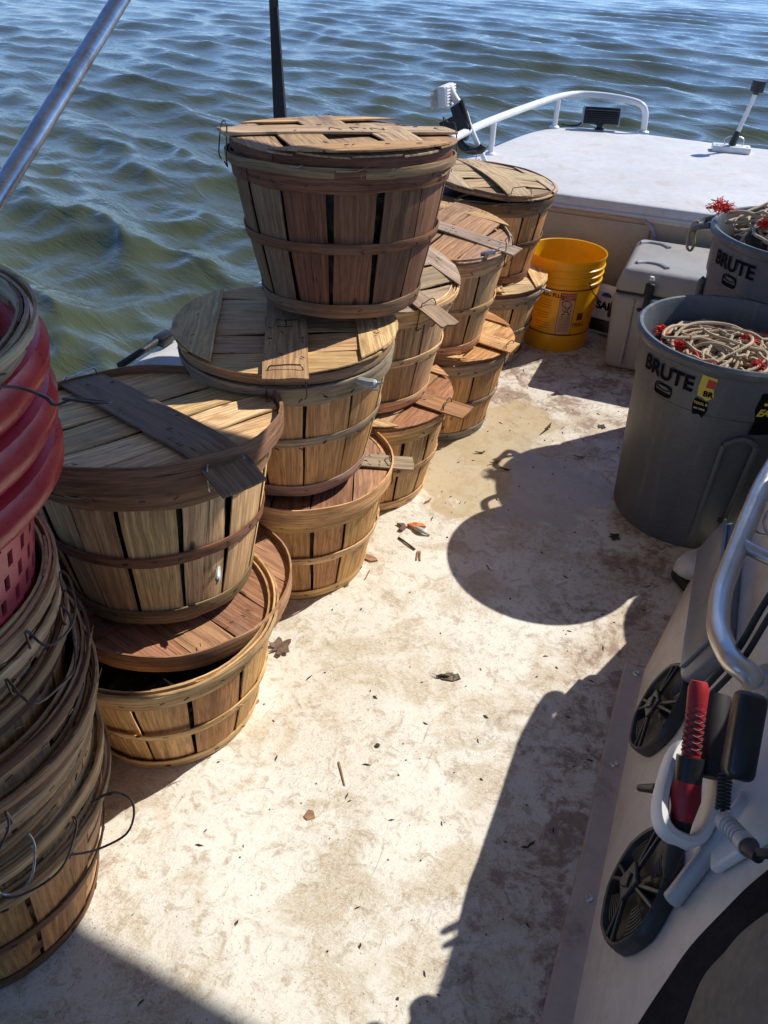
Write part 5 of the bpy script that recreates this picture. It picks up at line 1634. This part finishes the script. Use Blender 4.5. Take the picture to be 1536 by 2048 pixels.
# ---- small things on the deck
def scrap(name, label, cat, x, y, pts, h, mat, rot=0.0, z=0.0005, curl=0.0, group=None):
    V, F = prism(pts, 0, h)
    V = [(v[0], v[1], v[2] + curl * (v[0] ** 2 + v[1] ** 2)) for v in V]
    o = mobj(name, V, F, mat, None, smooth=False)
    o.location = (x, y, z)
    o.rotation_euler = (0, 0, rot)
    tag(o, label, cat, group)
    return o
def leaf_poly(n=5, R=0.026, seed=1):
    rg = random.Random(seed)
    P = []
    for i in range(n):
        a = -2.1 + 4.2 * i / (n - 1) + rg.uniform(-0.15, 0.15)
        R1 = R * (1.0 - 0.25 * abs(i - (n - 1) / 2) / n * 2)
        kk = rg.uniform(0.5, 0.66)
        P.append((R * kk * math.cos(a - 0.46), R * kk * math.sin(a - 0.46)))
        for da, k in ((-0.24, 0.85), (0, 1.0), (0.24, 0.82)):
            P.append((R1 * k * math.cos(a + da), R1 * k * math.sin(a + da)))
    P.append((-R * 0.2, 0.004)); P.append((-R * 0.8, 0.001)); P.append((-R * 0.8, -0.001)); P.append((-R * 0.2, -0.004))
    return P
scrap('dead_leaf', 'curled brown dead leaf beside the lower nearest basket', 'leaf', -0.672, 1.078, leaf_poly(5, 0.034, 2), 0.0012, LEAFM, 1.0, 0.002, curl=8)
mo = thing('moth', 'mottled brown and black moth resting in the middle of the deck', 'moth', (-0.289, 1.157, 0.001), (0, 0, D(20)))
mobj('wing', *prism([(-0.02, 0.0), (0.0, 0.012), (0.012, 0.013), (0.016, 0.008), (0.024, 0.012), (0.030, -0.004), (0.012, -0.012), (-0.012, -0.008)], 0, 0.0016), m_plain('moth_wing', (0.14, 0.10, 0.07), 0.8, var=0.9, scale=160, dirt=(0.01, 0.01, 0.01), dirt_amt=0.9), mo, smooth=False)
mobj('body', *tube([(-0.026, -0.002, 0.003), (-0.014, 0.0, 0.005), (0.004, -0.001, 0.004)], 0.004, 8, radii=[0.0015, 0.0035, 0.0015]), DARK, mo)
for s in (0.5, -0.6):
    mobj('antenna', *tube([(-0.024, 0, 0.004), (-0.036, 0.012 * s, 0.003)], 0.0005, 4), DARK, mo)
crab = thing('crab_remains', 'broken orange crab shell with a pale blue claw lying on the deck', 'crab', (-0.563, 1.633, 0.0), (0, 0, D(25)))
mobj('shell', *prism([(-0.01, 0.006), (0.012, 0.014), (0.035, 0.010), (0.045, -0.004), (0.024, -0.006), (0.008, -0.010)], 0, 0.010, 0.003), CRABO, crab)
mobj('shell_fragment', *prism([(-0.038, 0.014), (-0.016, 0.012), (-0.010, -0.004), (-0.024, -0.022), (-0.034, -0.016), (-0.026, 0.0)], 0, 0.008, 0.002), LEAFM, crab)
mobj('claw', *tube(spline([(0.012, -0.008, 0.006), (0.022, -0.018, 0.008), (0.034, -0.030, 0.008), (0.052, -0.038, 0.003)], 5), 0.005, 10, radii=[0.003 + 0.004 * math.sin(math.pi * min(1, i / 15 + 0.15)) for i in range(16)]), CRABB, crab)
mobj('claw_finger', *tube(spline([(0.014, -0.006, 0.006), (0.026, -0.012, 0.008), (0.040, -0.012, 0.004)], 4), 0.003, 8, radii=[0.004 - 0.0004 * i for i in range(9)]), CRABB, crab)
leg = mobj('thin_stick', *tube(spline([(-0.575, 1.575, 0.003), (-0.545, 1.56, 0.004), (-0.515, 1.545, 0.003)], 4), 0.0025, 6), DARK)
tag(leg, 'thin dark stick lying between the crab shell and the forked splinter', 'stick')
sp_ = thing('wood_splinter', 'forked reddish wood splinter near the crab shell', 'splinter', (-0.500, 1.535, 0.0), (0, 0, D(-72)))
for s in (-1, 1):
    mobj('prong', *prism([(-0.006, s * 0.0006), (0.028, s * 0.003), (0.030, s * 0.006), (-0.004, s * 0.005), (-0.012, s * 0.003)], 0, 0.004), CHIPM, sp_, smooth=False)
scrap('wood_chip', 'orange wood chip leaning at the foot of the tall stack', 'wood chip', -0.622, 1.462, [(-0.028, -0.008), (0.020, -0.010), (0.034, 0.004), (0.024, 0.010), (-0.026, 0.010)], 0.004, CHIPM, D(-8), 0.001)
scrap('wood_chip', 'square tan wood chip lying alone on the near deck', 'wood chip', -0.415, 0.731, [(-0.011, -0.006), (-0.002, -0.012), (0.011, -0.004), (0.004, 0.009), (-0.006, 0.010)], 0.0014, CHIPM, 0.2)
scrap('twig', 'thin straight brown twig on the near deck', 'twig', -0.399, 0.836, [(-0.028, -0.001), (0.026, -0.0022), (0.029, 0.0), (0.024, 0.0016), (-0.027, 0.0012)], 0.002, CHIPM, D(128))
scrap('twig', 'short red splinter between the tall stack and the moth', 'twig', -0.591, 1.399, [(-0.020, -0.001), (0.018, -0.002), (0.020, 0.001), (-0.02, 0.001)], 0.002, CHIPM, D(95))
scrap('dead_leaf', 'small dark olive leaf at the foot of the tall stack', 'leaf', -0.625, 1.345, [(-0.014, 0), (-0.006, 0.006), (0.006, 0.006), (0.014, 0), (0.018, 0.0), (0.006, -0.006), (-0.006, -0.006)], 0.001, LEAFM, D(100), curl=10)
scrap('dead_leaf', 'flat grey green leaf touching the base of the bottom basket in the tall stack', 'leaf', -0.665, 1.30, [(-0.022, 0), (-0.01, 0.007), (0.012, 0.006), (0.022, 0.002), (0.01, -0.006), (-0.012, -0.006)], 0.001, LEAFM, D(12), curl=8)
scrap('twig', 'splinter jutting from the base of the lower nearest basket', 'twig', -0.645, 0.90, [(-0.03, -0.0015), (0.028, -0.003), (0.03, 0.002), (-0.03, 0.0015)], 0.003, CHIPM, D(78))
scrap('dark_crumb', 'round black crumb in the middle of the near deck', 'crumb', -0.36, 0.925, [(0.005 * math.cos(a), 0.0048 * math.sin(a)) for a in np.linspace(0, 6.28, 7, endpoint=False)], 0.003, DARK)
scrap('dead_leaf', 'dark broken leaf in the shade between the front bin and the cooler', 'leaf', -0.17, 2.43, leaf_poly(4, 0.018, 5), 0.0012, DARK, 2.0, curl=12)
scrap('dead_leaf', 'dark shrivelled leaf in the shade near the front bin', 'leaf', -0.03, 1.83, leaf_poly(4, 0.020, 6), 0.0012, DARK, 0.4, curl=14)
rg = random.Random(17)
for k, (x, y, L, r_, lb_) in enumerate(((-0.50, 2.09, 0.016, 0.4, 'dark bark sliver at the far side of the wet patch, nearest the baskets'), (-0.44, 2.055, 0.020, 0.9, 'curled brown bark sliver on the wet patch, middle of three'), (-0.40, 2.03, 0.018, 0.1, 'flat brown bark sliver on the wet patch, nearest the bin'),
                                       (-0.56, 1.77, 0.014, 1.2, 'short dark sliver by the base of the third column'), (-0.335, 2.33, 0.03, 1.4, 'thin dark twig in the shade in front of the yellow bucket'), (-0.20, 2.20, 0.02, 0.3, 'small dark twig in the shade left of the front bin'))):
    scrap('bark_sliver', lb_, 'sliver', x, y, [(-L, -0.0015), (L * 0.4, -0.0035), (L, 0.0), (L * 0.3, 0.003), (-L, 0.002)], 0.002, DARK if k % 2 == 0 else CHIPM, r_, curl=20)
# crab claws sticking out of the baskets
def claw(x, y, z, d, s, label):
    t = thing('crab_claw', label, 'crab claw', (x, y, z), group='pale crab claws poking out of the baskets')
    d = Vector(d).normalized(); u_ = d.orthogonal().normalized()
    P = [Vector((0, 0, 0)) - d * 0.02, d * s * 0.35, d * s * 0.7 + u_ * s * 0.05, d * s + u_ * s * 0.2]
    mobj('pincer', *tube(spline(P, 5), 0.005, 8, radii=[s * 0.10 + s * 0.09 * math.sin(math.pi * min(1, i / 14)) if i < 11 else s * 0.1 * (1 - (i - 10) / 6) for i in range(16)]), CRABB, t)
    mobj('pincer_finger', *tube([d * s * 0.5, d * s * 0.75 - u_ * s * 0.16, d * s - u_ * s * 0.1], 0.004, 7, radii=[s * 0.08, s * 0.06, s * 0.01]), CRABB, t)
claw(-0.565, 1.275, 0.62, (0.9, -0.2, 0.05), 0.055, 'pale blue crab claw sticking out under the lid in the middle of the tall stack')
claw(-0.50, 2.80, 0.300, (0.8, -0.5, 0.0), 0.03, 'small whitish crab claw by the lid beside the yellow bucket')
claw(-0.665, 0.88, 0.40, (0.5, -0.85, -0.3), 0.03, 'small grey crab claw poking between the staves of the upper nearest basket')
claw(-0.545, 2.08, 0.64, (0.8, -0.5, 0.3), 0.04, 'pale crab claw under the torn rim of the fourth column')
# crumbs: nobody could count them
rg = random.Random(99)
ps = []
for k in range(520):
    x, y = rg.uniform(-0.95, 0.1), rg.uniform(0.3, 3.2)
    if rg.random() < 0.5 and x < -0.25 and y < 1.8:
        continue
    s = rg.choice((0.0007, 0.0008, 0.0011, 0.0018)) * rg.uniform(0.6, 1.5)
    l = s * rg.choice((1, 1.2, 2.5, 5, 7))
    a = rg.uniform(0, 3.14)
    if l > 0.012: s *= 0.5
    c, sn = math.cos(a), math.sin(a)
    Q = [(-l, -s * 0.5), (l * 0.3, -s), (l, s * 0.2), (-l * 0.2, s)]
    V = [(x + p * c - q * sn, y + p * sn + q * c, 0.0012 + 0.001 * (i % 2)) for i, (p, q) in enumerate(Q)]
    V += [(v[0], v[1], 0.0002) for v in V]
    ps.append((V, [(0, 1, 2, 3), (0, 4, 5, 1), (1, 5, 6, 2), (2, 6, 7, 3), (3, 7, 4, 0)]))
tag(mobj('deck_crumbs', *merge(ps), DARK, smooth=False), kind='stuff')
print('all done', len(bpy.data.objects))
